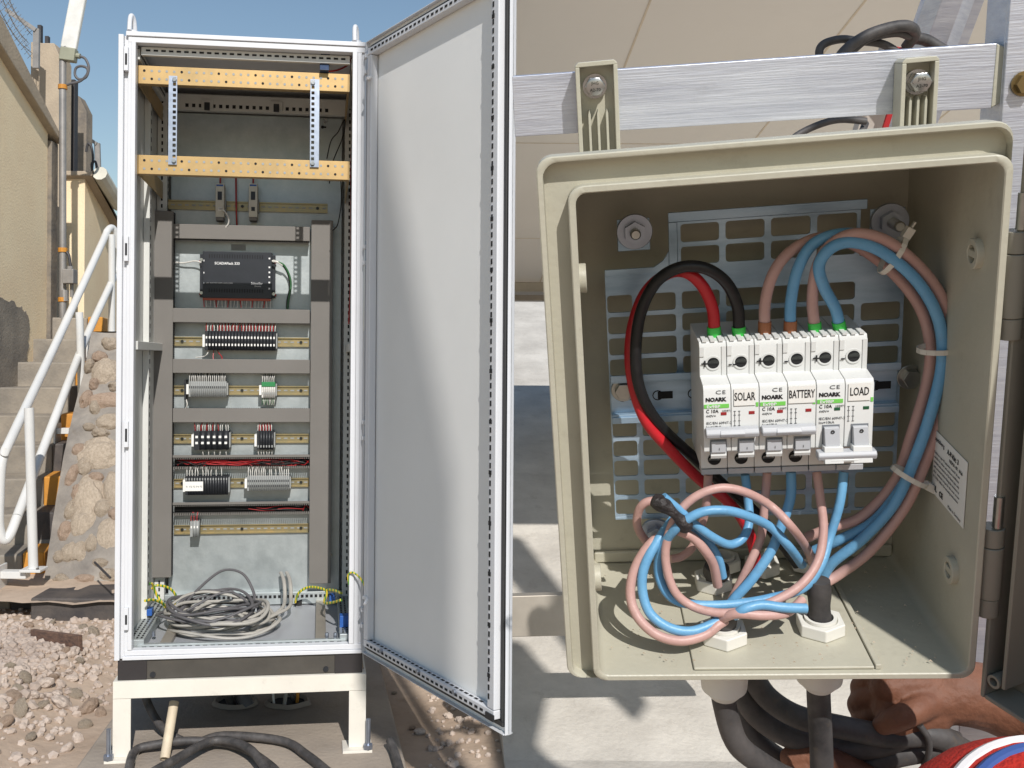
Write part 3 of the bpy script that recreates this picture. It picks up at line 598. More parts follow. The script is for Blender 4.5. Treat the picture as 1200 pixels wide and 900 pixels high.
# brass coloured crossbars with punched holes
def brassbar(v0l, v1l, v0r, v1r, y):
    A, B = cp3(162, (v0l+v1l)/2, y), cp3(408, (v0r+v1r)/2, y); h = (cp3(285, v0l, y).z-cp3(285, v1l, y).z); zc = (A.z+B.z)/2
    o = G().box(A.x, B.x, y, y+0.003, zc-h/2, zc+h/2).box(A.x, B.x, y+0.003, y+0.03, zc-h/2, zc-h/2+0.003).box(A.x, B.x, y+0.003, y+0.03, zc+h/2-0.003, zc+h/2).build('crossbar', BRASS, cab, bevel=0.001)
    g = G(); gl = G()
    for i in range(28):
        for k, zz in enumerate((zc+h*0.22, zc-h*0.22)):
            xx = A.x+(B.x-A.x)*(i+0.8)/28.6; ( g if (i*7+k*3) % 5 else gl).cyl((xx, y-0.0008, zz), (xx, y+0.001, zz), 0.0042, n=10)
    g.build('punched_holes', GREYT, o, kind='stuff'); gl.build('punched_holes', SLOT, o, kind='stuff')
    for s, xa in ((1, A.x-0.004), (-1, B.x+0.001)):
        G().box(xa, xa+0.003, y, 0.56, zc-h/2, zc+h/2).build('side_arm', BRASS, cab)
    return A.x, B.x, zc, h
b1 = brassbar(80, 101, 84, 104, 0.055); b2 = brassbar(184, 206, 187, 208, 0.055)
for (u0, v0, u1, v1, hs) in ((197.5, 89, 207.5, 193, 1), (363.5, 93, 374, 196, -1)):
    x0, x1, z0, z1 = cr4(u0, v0, u1, v1, 0.05)
    n_ = 16; g = G(); hx0, hx1 = (x1-0.0135, x1-0.0035) if hs > 0 else (x0+0.0035, x0+0.0135)
    for i in range(n_):
        za, zb = z0+(z1-z0)*i/n_, z0+(z1-z0)*(i+1)/n_; c = (za+zb)/2; g.cell(x0, x1, za, zb, hx0, hx1, c-0.0052, c+0.0052, 0.048, 0.051, r=0.0008, k=1)
    sb = g.build('punched_strip', ZINC, cab)
    for zz in (z0+0.012, z1-0.012): G().cyl(((hx0+hx1)/2, 0.041, zz), ((hx0+hx1)/2, 0.048, zz), 0.007, n=6).build('strip_bolt', STEEL, sb)
# small blue switch at the top right
x0, x1, z0, z1 = cr4(376, 64, 386.5, 84, 0.05)
o = G().box(x0, x1, 0.04, 0.09, (z0+z1)/2, z1).prismx([(0.03, z0), (0.07, z0), (0.085, (z0+z1)/2), (0.045, (z0+z1)/2)], x0-0.003, x1-0.003).build('door_switch', mat('switch_blue', (52, 70, 100), 0.4), cab, bevel=0.001)
G().cyl(((x0+x1)/2, 0.035, z1-0.012), ((x0+x1)/2, 0.041, z1-0.012), 0.004, n=8).build('switch_button', PRINT, o)
G().tube([(x1-0.004, 0.06, z0+0.004), cp3(396, 82, 0.09), cp3(408, 76, 0.12), cp3(414, 70, 0.14), (CW-0.018, 0.3, CH-0.11), (CW-0.03, 0.45, CH-0.25), (CW-0.03, 0.47, CH-0.7), (CW-0.035, 0.48, CH-0.9)], 0.003, 6).build('switch_wire', REDW, cab, smooth=True)
G().tube([cp3(383, 186, 0.5), cp3(388, 165, 0.5), cp3(396, 155, 0.48), cp3(404, 140, 0.46), cp3(402, 160, 0.47), cp3(390, 190, 0.5), cp3(386, 215, 0.52)], 0.0022, 6).build('loose_wire', BLACKW, cab, smooth=True)
G().tube([cp3(390, 270, 0.45), cp3(396, 262, 0.42), cp3(400, 235, 0.42), cp3(399, 205, 0.45)], 0.0022, 6).build('loose_wire', BLACKW, cab, smooth=True)
# wiring ducts
DF = 0.535
def duct(u0, v0, u1, v1, name='wiring_duct', nteeth=0):
    x0, x1, z0, z1 = cr4(u0, v0, u1, v1, DF); o = G().box(x0, x1, DF, DF+0.004, z0, z1).build(name, DUCT, cab, bevel=0.002)
    vert = (z1-z0) > (x1-x0)
    G().box(x0+0.003, x1-0.003, DF+0.0041, BP-0.001, z0+0.003, z1-0.003).build('duct_body', DUCTD if False else DUCT, o)
    g = G()
    if vert:
        n = int((z1-z0)/0.0082)
        for i in range(n):
            zz = z0+(z1-z0)*(i+.5)/n
            g.box(x0+0.001, x0+0.0029, DF+0.012, BP-0.012, zz-0.0022, zz+0.0022); g.box(x1-0.0029, x1-0.001, DF+0.012, BP-0.012, zz-0.0022, zz+0.0022)
    else:
        n = int((x1-x0)/0.0082)
        for i in range(n):
            xx = x0+(x1-x0)*(i+.5)/n
            g.box(xx-0.0022, xx+0.0022, DF+0.012, BP-0.012, z0+0.001, z0+0.0029); g.box(xx-0.0022, xx+0.0022, DF+0.012, BP-0.012, z1-0.0029, z1-0.001)
    g.build('duct_slots', SLOT, o, kind='stuff'); return o
duct(177, 247, 202, 677); duct(363.5, 258, 389, 684)
for v0, v1 in ((264, 281), (362, 378.5), (421, 437.5), (478.5, 495)): duct(202.4, v0, 363.1, v1)
def openduct(v0, v1, n, seed):
    x0, x1, z0, z1 = cr4(202.4, v0, 363, v1, DF+0.01)
    o = G().box(x0, x1, BP-0.003, BP-0.001, z0, z1).box(x0, x1, DF+0.03, BP-0.003, z0, z0+0.002).box(x0, x1, DF+0.03, BP-0.003, z1-0.002, z1).build('open_duct', DUCTD, cab)
    G().box(x0, x1, DF+0.008, DF+0.012, z1+0.0005, z1+0.0095).build('duct_lip', DUCT, o)
    g = G()
    for i in range(62):
        xx = x0+(x1-x0)*(i+.5)/62; g.box(xx-0.0021, xx+0.0021, DF+0.01, DF+0.03, z0-0.004, z0+0.004); g.box(xx-0.0021, xx+0.0021, DF+0.012, DF+0.03, z1-0.006, z1)
    g.build('duct_teeth', DUCT, o, kind='stuff')
    rr = random.Random(seed)
    for m_, c_, k_ in ((REDW, n, 'red_wires'), (BLACKW, n//2+2, 'black_wires')):
        g = G()
        for i in range(c_):
            a, b_ = sorted((rr.uniform(x0, x1), rr.uniform(x0, x1))); 
            if b_-a < 0.06: b_ = min(x1, a+0.1)
            g.tube([(a, DF+0.03, rr.uniform(z0+.004, z1-.006)), (a*.66+b_*.34, DF+0.025+rr.random()*.02, rr.uniform(z0+.006, z1-.006)), (a*.34+b_*.66, DF+0.02+rr.random()*.02, rr.uniform(z0+.006, z1-.006)), (b_, DF+0.03, rr.uniform(z0+.004, z1-.006))], 0.0013, 5, 4)
        g.build(k_, m_, o, kind='stuff')
openduct(536, 548, 30, 1); openduct(591, 602, 3, 2)
# DIN rails
def dinrail(u0, u1, vl, vr, name='mounting_rail'):
    x0, _, za, zb = cr4(u0, vl-5.5, u1, vl+5.5, BP-0.012); _, x1, zc, zd = cr4(u0, vr-5.5, u1, vr+5.5, BP-0.012); z0, z1 = (za+zc)/2, (zb+zd)/2
    o = G().box(x0, x1, BP-0.003, BP-0.001, z0+0.004, z1-0.004).box(x0, x1, BP-0.010, BP-0.0075, z0, z0+0.004).box(x0, x1, BP-0.010, BP-0.0075, z1-0.004, z1).box(x0, x1, BP-0.0075, BP-0.003, z0+0.0035, z0+0.0055).box(x0, x1, BP-0.0075, BP-0.003, z1-0.0055, z1-0.0035).build(name, DINY, cab)
    slotline('slots', o, (x0, BP-0.003, (z0+z1)/2), (x1, BP-0.003, (z0+z1)/2), max(4, int((x1-x0)/0.025)), 0.014, 0.005, (0, -1, 0), m=GREYT)
    for f in (0.06, 0.5, 0.94): G().cyl((x0+(x1-x0)*f, BP-0.008, (z0+z1)/2), (x0+(x1-x0)*f, BP-0.003, (z0+z1)/2), 0.006, n=8).build('rail_screw', SCREWD, o)
    return x0, x1, z0, z1
dinrail(181.5, 384, 240, 243)
for v in (400.5, 457.5, 514, 566, 620): dinrail(203.5, 362, v, v)

# devices mounted inside (each its own thing)
def crot(o): o.parent = None; return o
def cthing(name, label, cat, u0, v0, u1, v1, y0, group=None):
    x0, x1, z0, z1 = cr4(u0, v0, u1, v1, y0); M = CM @ Matrix.Translation((x0, y0, z0)); return empty(name, M, label, cat, group), x1-x0, z1-z0
def tobj(T, u, v, y): return T.inverted() @ (CM @ cp3(u, v, y))
BG_ = BP-0.010
for k, (u0, u1, lb) in enumerate(((252.5, 262.5, 'left slim cream module on the top rail with a white cable plugged in'), (291.5, 301.5, 'right slim cream module on the top rail with an empty black socket'))):
    o, w_, h_ = cthing('rail_module', lb, 'module', u0, 215, u1, 258, BG_-0.06)
    G().box(0, w_, 0, 0.055, 0.012, h_).build('housing', CREAMD, o, bevel=0.001)
    G().box(-0.004, w_+0.004, 0.035, 0.06, h_*0.25, h_*0.6).build('rail_clip', GREYT, o, bevel=0.001)
    G().box(0.002, w_-0.002, -0.001, 0.05, 0, 0.011).build('terminal_block', DUCT, o)
    G().box(0.003, w_-0.003, -0.0008, 0.001, h_-0.010, h_-0.004).build('blue_label', BLUEP, o)
    G().box(w_*0.25, w_*0.75, -0.0012, 0.001, h_*0.55, h_*0.78).build('data_port', BLACKP, o)
    G().box(w_*0.3, w_*0.72, -0.0012, 0.001, h_*0.25, h_*0.36).build('socket', WHITEW if k == 0 else BLACKP, o)
    G().tube([(w_*.45, 0.03, h_), (w_*.45, 0.03, h_+0.02), (w_*.5, 0.03, h_+0.045)], 0.0035, 6).build('supply_wire', REDW, o)
    if k == 0: G().tube([(w_*.5, 0, h_*.3), (w_*0.9, -.015, h_*.28), (w_*1.5, -.01, h_*.1), (w_*1.55, 0, -0.01), (w_*1.1, .01, -0.028), (w_*.9, .03, -0.03)], 0.0028, 6).build('data_cable', WHITEW, o, smooth=True)
G().tube([cp3(276.5, 205, 0.59), cp3(276.6, 225, 0.58), cp3(276.9, 245, 0.575), cp3(277.5, 264, 0.585)], 0.0032, 6).build('red_feed_cable', REDW, cab, smooth=True)
G().box(*(lambda x0, x1, z0, z1: (x0, x1, BP-0.002, BP-0.0002, z0, z1))(*cr4(271, 286.5, 288, 293.5, BP))).build('name_plate', GREYT, cab)
# controller
o, w_, h_ = cthing('controller', 'wide black controller box with white lettering on the mounting plate', 'controller', 237.5, 295, 318.5, 349.5, BP-0.045)
G().box(0, w_, 0, 0.04, 0, h_).build('housing', CTRL, o, bevel=0.0015)
G().box(-0.014, w_+0.012, 0.030, 0.044, 0.004, h_-0.008).build('mounting_flange', CTRL, o, bevel=0.001)
slotline('vents', o, (0.02, 0, h_-0.018), (w_-0.03, 0, h_-0.018), 22, 0.003, 0.014, (0, -1, 0)); slotline('vents', o, (0.02, 0, 0.028), (w_-0.03, 0, 0.028), 22, 0.003, 0.014, (0, -1, 0))
text('SCADAPack 333', 0.0135, PRINT, o, (w_*0.17, -0.0008, h_*0.72), bold=0.02)
text('Schneider', 0.0125, PRINT, o, (w_*0.70, -0.0008, h_*0.30), bold=0.03, sx=0.85); text('Electric', 0.008, PRINT, o, (w_*0.75, -0.0008, h_*0.25))
for zz in (0.2, 0.33, 0.45, 0.55, 0.66, 0.85): G().box(w_-0.012, w_-0.006, -0.0008, 0, h_*zz, h_*zz+0.006).build('print_mark', PRINT, o)
for zz in (0.3, 0.52, 0.78): G().box(0.003, 0.006, -0.0008, 0, h_*zz, h_*zz+0.006).build('print_mark', PRINT, o)
text('LAN  RUN STAT COM1 COM2 COM3', 0.006, PRINT, o, (0.012, -0.0008, h_*0.31))
for xx in (-0.008, w_+0.006):
    for zz in (0.02, h_-0.03): G().cyl((xx, 0.024, zz), (xx, 0.030, zz), 0.0065, n=8).build('flange_screw', SCREW, o); G().ball((xx-0.004 if xx < 0 else xx+0.006, 0.03, zz-0.004), 0.005, 8, 5).build('red_cap', REDW, o)
rr = random.Random(5); ga, gb, gc = G(), G(), G()
for i in range(34):
    xx = 0.004+(w_-0.008)*i/33; g_ = gb if i % 3 else gc
    ga.tube([(xx, 0.012, 0.004), (xx+rr.uniform(-.002, .002), 0.008, -0.008), (xx+rr.uniform(-.004, .004), 0.012, -0.034)], 0.0019, 5, 3) if i % 2 else g_.tube([(xx, 0.010, 0.004), (xx, 0.006, -0.010), (xx+rr.uniform(-.004, .004), 0.010, -0.034)], 0.002, 5, 3)
ga.build('wire_ferrules', WHITEW, o, kind='stuff'); gb.build('wire_ferrules', GREYT, o, kind='stuff'); gc.build('wire_ferrules', REDW, o, kind='stuff')
G().box(0.0, w_-0.004, 0.004, 0.012, -0.009, 0.0).build('plug_strip', mat('plug_orange', (170, 80, 55), 0.5), o)
def cab_cable(name, pts, r, m, label=None):
    ob = G().tube([cp3(*p) for p in pts], r, 7).build(name, m, cab, smooth=True); return ob
cab_cable('white_data_cable', [(203, 307, 0.585), (215, 308, 0.58), (228, 306, 0.57), (236, 307.5, 0.565)], 0.003, WHITEW)
cab_cable('white_data_cable', [(319, 306, 0.56), (325, 307, 0.555), (331, 311, 0.56)], 0.004, WHITEW)
cab_cable('green_cable', [(326, 307, 0.555), (333, 311, 0.56), (339, 322, 0.57), (341, 335, 0.58), (338, 352, 0.585), (337, 362, 0.585)], 0.0036, GREENW)
cab_cable('dark_cable', [(324, 306, 0.557), (332, 312, 0.565), (337.5, 322, 0.575), (339.5, 336, 0.585), (336.5, 352, 0.589), (336, 362, 0.59)], 0.003, BLACKW)

# terminal strips
def strip(label, u0, u1, v0, v1, n, body, dot, wires_up, wires_dn, y=0.055, end=True, cap=None, tall=1.0, stripe=None):
    o, w_, h_ = cthing('terminal_strip', label, 'terminal strip', u0, v0, u1, v1, BG_-y)
    me = me2 = None; p = w_/n
    for i in range(n):
        if me is None:
            b = G().box(0.0004, p-0.0004, 0, y, 0, h_).build('terminal_block', body, o, bevel=0.0006); me = b.data
            d = None
        else:
            b = bpy.data.objects.new('terminal_block', me); COL.objects.link(b); b.parent = o; b.location.x = i*p
    g = G()
    if dot:
        for i in range(n):
            for zz in dot: g.box(i*p+p*0.28, i*p+p*0.72, -0.0012, 0.002, h_*zz, h_*zz+0.0085)
        g.build('marker_tags', LABELW if stripe is None else stripe, o, kind='stuff')
    if end:
        G().box(-0.0095, -0.0005, 0.006, y, h_*0.16, h_*0.8).build('end_clamp', LABELW, o, bevel=0.001); G().box(w_+0.0005, w_+0.006, 0.01, y, h_*0.1, h_*0.9).build('end_clamp', GREYT, o, bevel=0.001)
    if cap: G().box(0, w_, -0.003, y*0.5, h_*cap[1], h_*cap[2]).build('jumper_strip', cap[0], o, bevel=0.0008)
    for mats, z_, L_, sgn in ((wires_up, h_, 0.032, 1), (wires_dn, 0, 0.028, -1)):
        if not mats: continue
        gs = {}
        for i in range(n):
            for k, m_ in enumerate(mats):
                if rr.random() < 0.12: continue
                xx = (i+(k+0.5)/len(mats))*p; g = gs.setdefault(m_.name, (G(), m_))[0]
                g.tube([(xx, 0.014, z_-sgn*0.003), (xx+rr.uniform(-.001, .001), 0.012, z_+sgn*L_*0.45), (xx+rr.uniform(-.005, .005), 0.02, z_+sgn*L_)], 0.0016, 5, 3)
        for g, m_ in gs.values(): g.build('lead_wires', m_, o, kind='stuff')
    return o, w_, h_
s1, w_, h_ = strip('long row of black terminal blocks with white tags directly under the controller', 240, 323, 388, 410.5, 22, BLACKP, (0.22, 0.6), (REDW, WHITEW), None)
G().tube([(w_*0.12, 0.02, 0), (w_*0.115, 0.01, -0.03), (w_*0.16, 0.005, -0.048), (w_*0.22, 0.005, -0.046), (w_*0.24, 0.008, -0.028), (w_*0.19, 0.012, -0.010), (w_*0.17, 0.02, 0)], 0.0018, 6).build('red_loop_wire', REDW, s1, smooth=True)
G().tube([(w_*0.05, 0.02, 0), (w_*0.03, 0.01, -0.014), (w_*-0.02, 0.02, -0.024), (w_*-0.14, 0.03, -0.028)], 0.002, 6).build('white_lead', WHITEW, s1, smooth=True)
s2, w_, h_ = strip('wide grey terminal row at the left of the second bay', 221, 265, 447, 465, 18, GREYT, (0.55,), (WHITEW, BLACKW), None, stripe=BLACKP)
G().box(-0.016, -0.0098, 0.0, 0.05, -0.012, h_+0.006).build('black_block', BLACKP, s2); G().tube([(-0.01, 0.01, -0.010), (-0.006, 0.01, -0.03), (-0.014, 0.02, -0.046)], 0.0022, 6).build('white_lead', WHITEW, s2)
strip('small terminal row with green top strip at the right of the second bay', 306.5, 322.5, 448, 466, 7, WHITEW, (0.2,), (WHITEW, BLACKW), (GREENW, WHITEW), cap=(GREENT, 0.72, 1.02), stripe=GREYT)
strip('row of six broad black fuse terminals at the left of the third bay', 227, 268, 505, 527, 6, BLACKP, (0.62, 0.3), (REDW, WHITEW, WHITEW), (WHITEW,))
strip('small block of plain black terminals at the right of the third bay', 301, 320.5, 505, 527, 6, BLACKP, (0.12,), (WHITEW, REDW), (WHITEW,), stripe=GREYT)
s3, w_, h_ = strip('long low black terminal row with white printed label at its left, fourth bay', 217, 267, 558, 580, 16, BLACKP, (0.78,), (WHITEW,), None, stripe=GREYT)
G().box(0.0, w_*0.42, -0.003, -0.0012, h_*0.22, h_*0.72).build('label_strip', LABELW, s3); text('F1 F2 F3 F4 F5', 0.010, INKG, s3, (0.003, -0.0036, h_*0.4))
strip('long grey terminal row with fine slots at the right of the fourth bay', 289.5, 339, 558, 575, 20, GREYT, (0.6, 0.25), (WHITEW,), None, stripe=BLACKP)
s4, w_, h_ = strip('pair of tiny grey terminals on the lowest rail', 222.5, 233, 611, 629, 3, GREYT, (0.55,), (REDW, BLACKW), None, end=False)
# label text on open ducts etc. : loose cable at bottom ducts; green/yellow earth leads
for pts in ([(170, 688, 0.35), (178, 684, 0.4), (184, 698, 0.42), (195, 713, 0.40), (192, 708, 0.36), (180, 703, 0.3), (170, 704, 0.25)], [(178, 690, 0.45), (184, 686, 0.45), (198, 689, 0.48), (206, 698, 0.5), (205, 708, 0.52)], [(346, 706, 0.52), (350, 695, 0.5), (362, 688, 0.48), (378, 690, 0.42), (383, 695, 0.38), (380, 706, 0.3), (390, 706, 0.2), (400, 703, 0.12)], [(384, 691, 0.4), (392, 692, 0.3), (400, 695, 0.2)]):
    cab_cable('earth_lead', pts, 0.0048, GYW)
for (u0, v0, u1, v1, y) in ((171, 714, 178, 722, 0.3), (398, 722, 410, 743, 0.12), (386, 698, 393, 706, 0.35)):
    x0, x1, z0, z1 = cr4(u0, v0, u1, v1, y); G().box(x0, x1, y, y+0.04, z0, z1).build('blue_block', BLUEP, cab, bevel=0.002)
for u, v in ((322, 706), (333, 707), (350, 708)):
    p = px(CM, u, v, z=0.02); G().ring((p.x, p.y, 0.017), (p.x, p.y, 0.035), 0.014, 0.008, 12, 6).build('floor_gland', DUCTD, cab)
for u, v in ((165, 739), (171, 738), (180, 742), (383, 744), (393, 744)): 
    p = px(CM, u, v, z=0.04); G().cyl((p.x, p.y, 0.03), (p.x, p.y, 0.047), 0.006, n=6).build('floor_bolt', ZINC, cab)
# cable coil on the cabinet floor
cc = px(CM, 264, 725, z=0.03); rr = random.Random(11)
coil = empty('cable_coil', CM @ Matrix.Translation((cc.x, 0.27, 0.017)) @ Matrix.Diagonal((1, 1, 0.78, 1)), 'tangled coil of grey and dark cable lying on the cabinet floor', 'cable coil')
for m_, n_, nm in ((GREYC, 9, 'grey_cable'), (DGREYC, 6, 'dark_cable')):
    for i in range(n_):
        dk = nm == 'dark_cable'; cx, cy = (rr.uniform(-.03, .03)-(0.03 if dk else 0), rr.uniform(-.02, .03)); ra, rb = rr.uniform(.12, .185), rr.uniform(.10, .16); ph = rr.uniform(0, 6.3); z0 = 0.008+0.011*i*0.8+(0.055 if dk else 0)
        tx, ty = rr.uniform(-.02, .02), rr.uniform(0, .04)
        P = []
        for k in range(20):
            a_ = ph+2*math.pi*k*1.04/19; P.append((cx+ra*math.cos(a_), cy+rb*math.sin(a_), max(0.008, z0+0.012*math.sin(3*a_+i)+tx*math.cos(a_)+ty*max(0, math.sin(a_)))))
        G().tube(P, 0.0068 if not dk else 0.0058, 8, 4).build(nm, m_, coil, smooth=True)
P = [(-.16, .05, .06), (-.10, .12, .14), (-.02, .15, .215), (.05, .16, .20), (.09, .14, .13), (.10, .08, .08), (.06, 0, .07)]
G().tube(P, 0.0055, 8).build('dark_cable', DGREYC, coil, smooth=True)
G().tube([(-.12, -.02, .09), (-.03, .03, .14), (.03, .05, .15)], 0.0055, 8).build('dark_cable', DGREYC, coil, smooth=True)
for dx in (0.0, 0.022): G().tube([(.10, -.08, .02), (.16, -.02, .05), (.20+dx, .08, .06), (.205+dx, .17, .08), (.20+dx, .22, .14), (.185+dx, .30, .16)], 0.0068, 8).build('grey_cable', GREYC, coil, smooth=True)

# ------------------------------------------------------------------ cabinet door
DA = 0.418; DW = 0.812
def doormat():
    # local x runs from the hinge to the free edge, local y points out of the inner face (toward the sun side), z up
    xd = Vector((math.sin(DA), -math.cos(DA), 0)); 
    xd = Matrix.Rotation(0.125, 3, 'Z') @ xd
    yd = Vector((0, 0, 1)).cross(xd); zd = Vector((0, 0, 1)); o_ = CM @ Vector((CW+0.012, -0.006, 0.0))
    return Matrix(((xd.x, yd.x, 0, o_.x), (xd.y, yd.y, 0, o_.y), (xd.z, yd.z, 1, o_.z), (0, 0, 0, 1)))
DM = doormat(); DL = CM.inverted() @ DM                  # inner face looks along local -y
if (DM.to_3x3() @ Vector((0, -1, 0))).x > 0: S_ = 1
else: S_ = -1
# S_=-1: local -y points left in the world, i.e. toward the cabinet opening side: inner face
door = G().box(0, DW, 0.0, 0.002, 0.002, CH-0.002).build('door', DOORIN, cab); door.matrix_local = DL
inn = S_                                                 # direction of the inner side along local y
def dy(a, b_): a *= inn; b_ *= inn; return (min(a, b_), max(a, b_))
def dbox(x0, x1, a, b_, z0, z1, g=None): y = dy(a, b_); return (g or G()).box(x0, x1, y[0], y[1], z0, z1)
g = dbox(0, 0.004, -0.016, 0.014, 0.002, CH-0.002); dbox(DW-0.003, DW, -0.010, 0.010, 0.002, CH-0.002, g); dbox(0.004, DW-0.003, -0.016, 0.014, 0.002, 0.005, g); dbox(0.004, DW-0.003, -0.016, 0.014, CH-0.005, CH-0.002, g); dbox(0.004, DW-0.003, -0.010, -0.006, 0.005, CH-0.005, g)
g.build('door_skin', WHITE, door, bevel=0.001)
gk = dbox(0.030, DW-0.011, 0.0021, 0.011, 0.020, 0.032); dbox(0.030, DW-0.011, 0.0021, 0.011, CH-0.032, CH-0.020, gk); dbox(DW-0.020, DW-0.011, 0.0021, 0.011, 0.033, CH-0.033, gk); dbox(0.020, 0.030, 0.0021, 0.011, 0.022, CH-0.022, gk)
gk.build('door_gasket', GASKET, door, bevel=0.001)
# perforated frame tubes
def dbar(x0, x1, z0, z1, name='perforated_frame'):
    return dbox(x0, x1, 0.0022, 0.028, z0, z1).build(name, WHITE, door, bevel=0.003)
fl = dbar(0.040, 0.066, 0.060, CH-0.060); fr = dbar(DW-0.058, DW-0.026, 0.060, CH-0.060); fb = dbar(0.040, DW-0.026, 0.036, 0.0595); ft = dbar(0.040, DW-0.026, CH-0.0595, CH-0.036)
nv = Vector((0, inn, 0))
slotline('slots', fr, (DW-0.049, inn*0.028, 0.08), (DW-0.049, inn*0.028, CH-0.08), 80, 0.014, 0.0065, nv)
slotline('slots', fr, (DW-0.049, inn*0.0283, 0.08), (DW-0.049, inn*0.0283, CH-0.08), 14, 0.011, 0.012, nv)
slotline('slots', ft, (0.06, inn*0.028, CH-0.047), (DW-0.07, inn*0.028, CH-0.047), 27, 0.014, 0.0065, nv)
slotline('slots', fb, (0.06, inn*0.028, 0.047), (DW-0.07, inn*0.028, 0.047), 27, 0.014, 0.0065, nv)
slotline('slots', fb, (0.06, inn*0.016, 0.0595), (DW-0.09, inn*0.016, 0.0595), 27, 0.014, 0.007, (0, 0, 1))
for xx in (0.17, 0.40, 0.60): G().cyl((xx, inn*0.028, 0.055), (xx, inn*0.036, 0.055), 0.007, n=6).build('frame_bolt', ZINC, door)
dbox(DW-0.060, DW-0.022, 0.0285, 0.032, 0.033, 0.050).build('corner_clip', BLACKP, door)
for zz in (CH-0.14, 0.19): dbox(0.048, 0.075, 0.0285, 0.036, zz, zz+0.010).cyl((0.075, inn*0.03, zz+0.005), (0.092, inn*0.05, zz-0.006), 0.005, n=6).build('door_stud', WHITE, door)
# hinges
for v in (77, 300, 505, 724):
    p = cp3(428, v, -0.008); g = G()
    for dz in (-0.030, 0.022): g.box(CW-0.004, CW+0.016, -0.022, 0.004, p.z+dz, p.z+dz+0.014)
    h = g.build('hinge', WHITE, cab, bevel=0.0015); G().cyl((CW+0.007, -0.012, p.z-0.042), (CW+0.007, -0.012, p.z+0.048), 0.0055, n=10).build('hinge_pin', ZINC, h, smooth=True)
G().tube([cp3(409, 685, 0.0), cp3(408, 674, -0.01), cp3(414, 671, -0.02), cp3(424, 680, -0.04), cp3(430, 695, -0.06), cp3(430, 711, -0.07)], 0.0032, 8).build('door_earth_lead', GYW, cab, smooth=True)

# ------------------------------------------------------------------ plinth and stand
G().box(0.0, CW, 0.0, CDEP, -0.064, -0.002).build('plinth', PLINTH, cab, bevel=0.002)
for xx in (-0.003, CW-0.09+0.003): G().box(xx, xx+0.09, -0.003, 0.05, -0.065, -0.003).build('plinth_corner', mat('plinth_corner', (46, 42, 42), 0.6), cab, bevel=0.002)
for xx in (0.105, CW-0.115): G().cyl((xx, -0.004, -0.05), (xx, 0.0, -0.05), 0.009, n=14).build('plinth_screw', BLACKP, cab)
SM = Matrix.Translation((CM.translation.x, CM.translation.y, 0)) @ Matrix.Rotation(0.125, 4, 'Z')
stand = empty('cabinet_stand', SM, 'low cream painted steel stand with four legs carrying the cabinet', 'stand')
zt = CZ-0.066
for xx in (-0.015, CW-0.04):
    for yy_ in (-0.012, CDEP-0.04):
        G().box(xx, xx+0.055, yy_, yy_+0.006, 0.008, zt-0.055).box(xx if xx < 0 else xx+0.049, xx+0.006 if xx < 0 else xx+0.055, yy_+0.006, yy_+0.05, 0.008, zt-0.055).build('leg', STAND, stand, bevel=0.001)
        G().box(xx-0.02, xx+0.075, yy_-0.03, yy_+0.065, 0.0, 0.008).build('foot_plate', STAND, stand, bevel=0.001)
        bx = xx+0.062 if xx > 0 else xx-0.008
        g = G().cyl((bx, yy_-0.018, 0.008), (bx, yy_-0.018, 0.105), 0.0075, n=10).ring((bx, yy_-0.018, 0.010), (bx, yy_-0.018, 0.024), 0.016, 0.007, 24, 6)
        g.build('anchor_bolt', ZINC, stand)
for yy_, nm in ((-0.012, 0), (CDEP-0.04, 1)): G().box(-0.015, CW+0.015, yy_, yy_+0.006, zt-0.054, zt).box(-0.015, CW+0.015, yy_+0.006, yy_+0.05, zt-0.006, zt).build('cross_member', STAND, stand, bevel=0.001)
for xx in (-0.015, CW+0.009): G().box(xx, xx+0.006, 0.045, CDEP-0.045, zt-0.054, zt-0.001).build('side_member', STAND, stand, bevel=0.001)
# things on the slab below
def gz(u, v, z=0.0): return px(I4, u, v, z=z)
o = G().cyl(gz(196, 893)+Vector((0, 0, .012)), gz(204, 822)*0.5+gz(204, 822)*0.5+Vector((0, 0, 0.012)), 0.02, n=14).build('pipe_offcut', PVC, smooth=True)
a_ = gz(193, 893); o.data.clear_geometry(); g = G().ring(Vector((a_.x, a_.y, 0.01)), at(204, 823, a_.y+0.12), 0.0155, 0.012, 16); me = g.mesh('pipe_offcut', PVC, True); o.data = me; tag(o, 'short pale plastic pipe standing slanted on the slab under the cabinet', 'pipe')
o = G().tube([at(167, 796, 3.35), at(170, 815, 3.32), at(180, 838, 3.3), at(196, 858, 3.25), at(225, 871, 3.25), gz(262, 862, .02), gz(330, 868, .02), gz(360, 885, .02), gz(385, 905, .02)], 0.014, 10).build('black_cable', RUBBER, smooth=True); tag(o, 'thick black cable hanging under the cabinet left side then crossing the slab', 'cable')
o = G().tube([gz(150, 905, .02), gz(158, 880, .02), gz(185, 872, .03), gz(230, 868, .035), gz(280, 875, .02), gz(320, 900, .02), gz(330, 920, .02)], 0.0135, 10).build('black_cable', RUBBER, smooth=True); tag(o, 'thick dark cable arcing over the slab front from the left stand leg', 'cable')
o = G().tube([gz(170, 910, .05), gz(200, 893, .05), gz(250, 868, .04), gz(290, 876, .05), gz(318, 910, .04)], 0.0135, 10).build('black_cable', RUBBER, smooth=True); tag(o, 'thick dark cable loop nearest the front edge of the slab', 'cable')
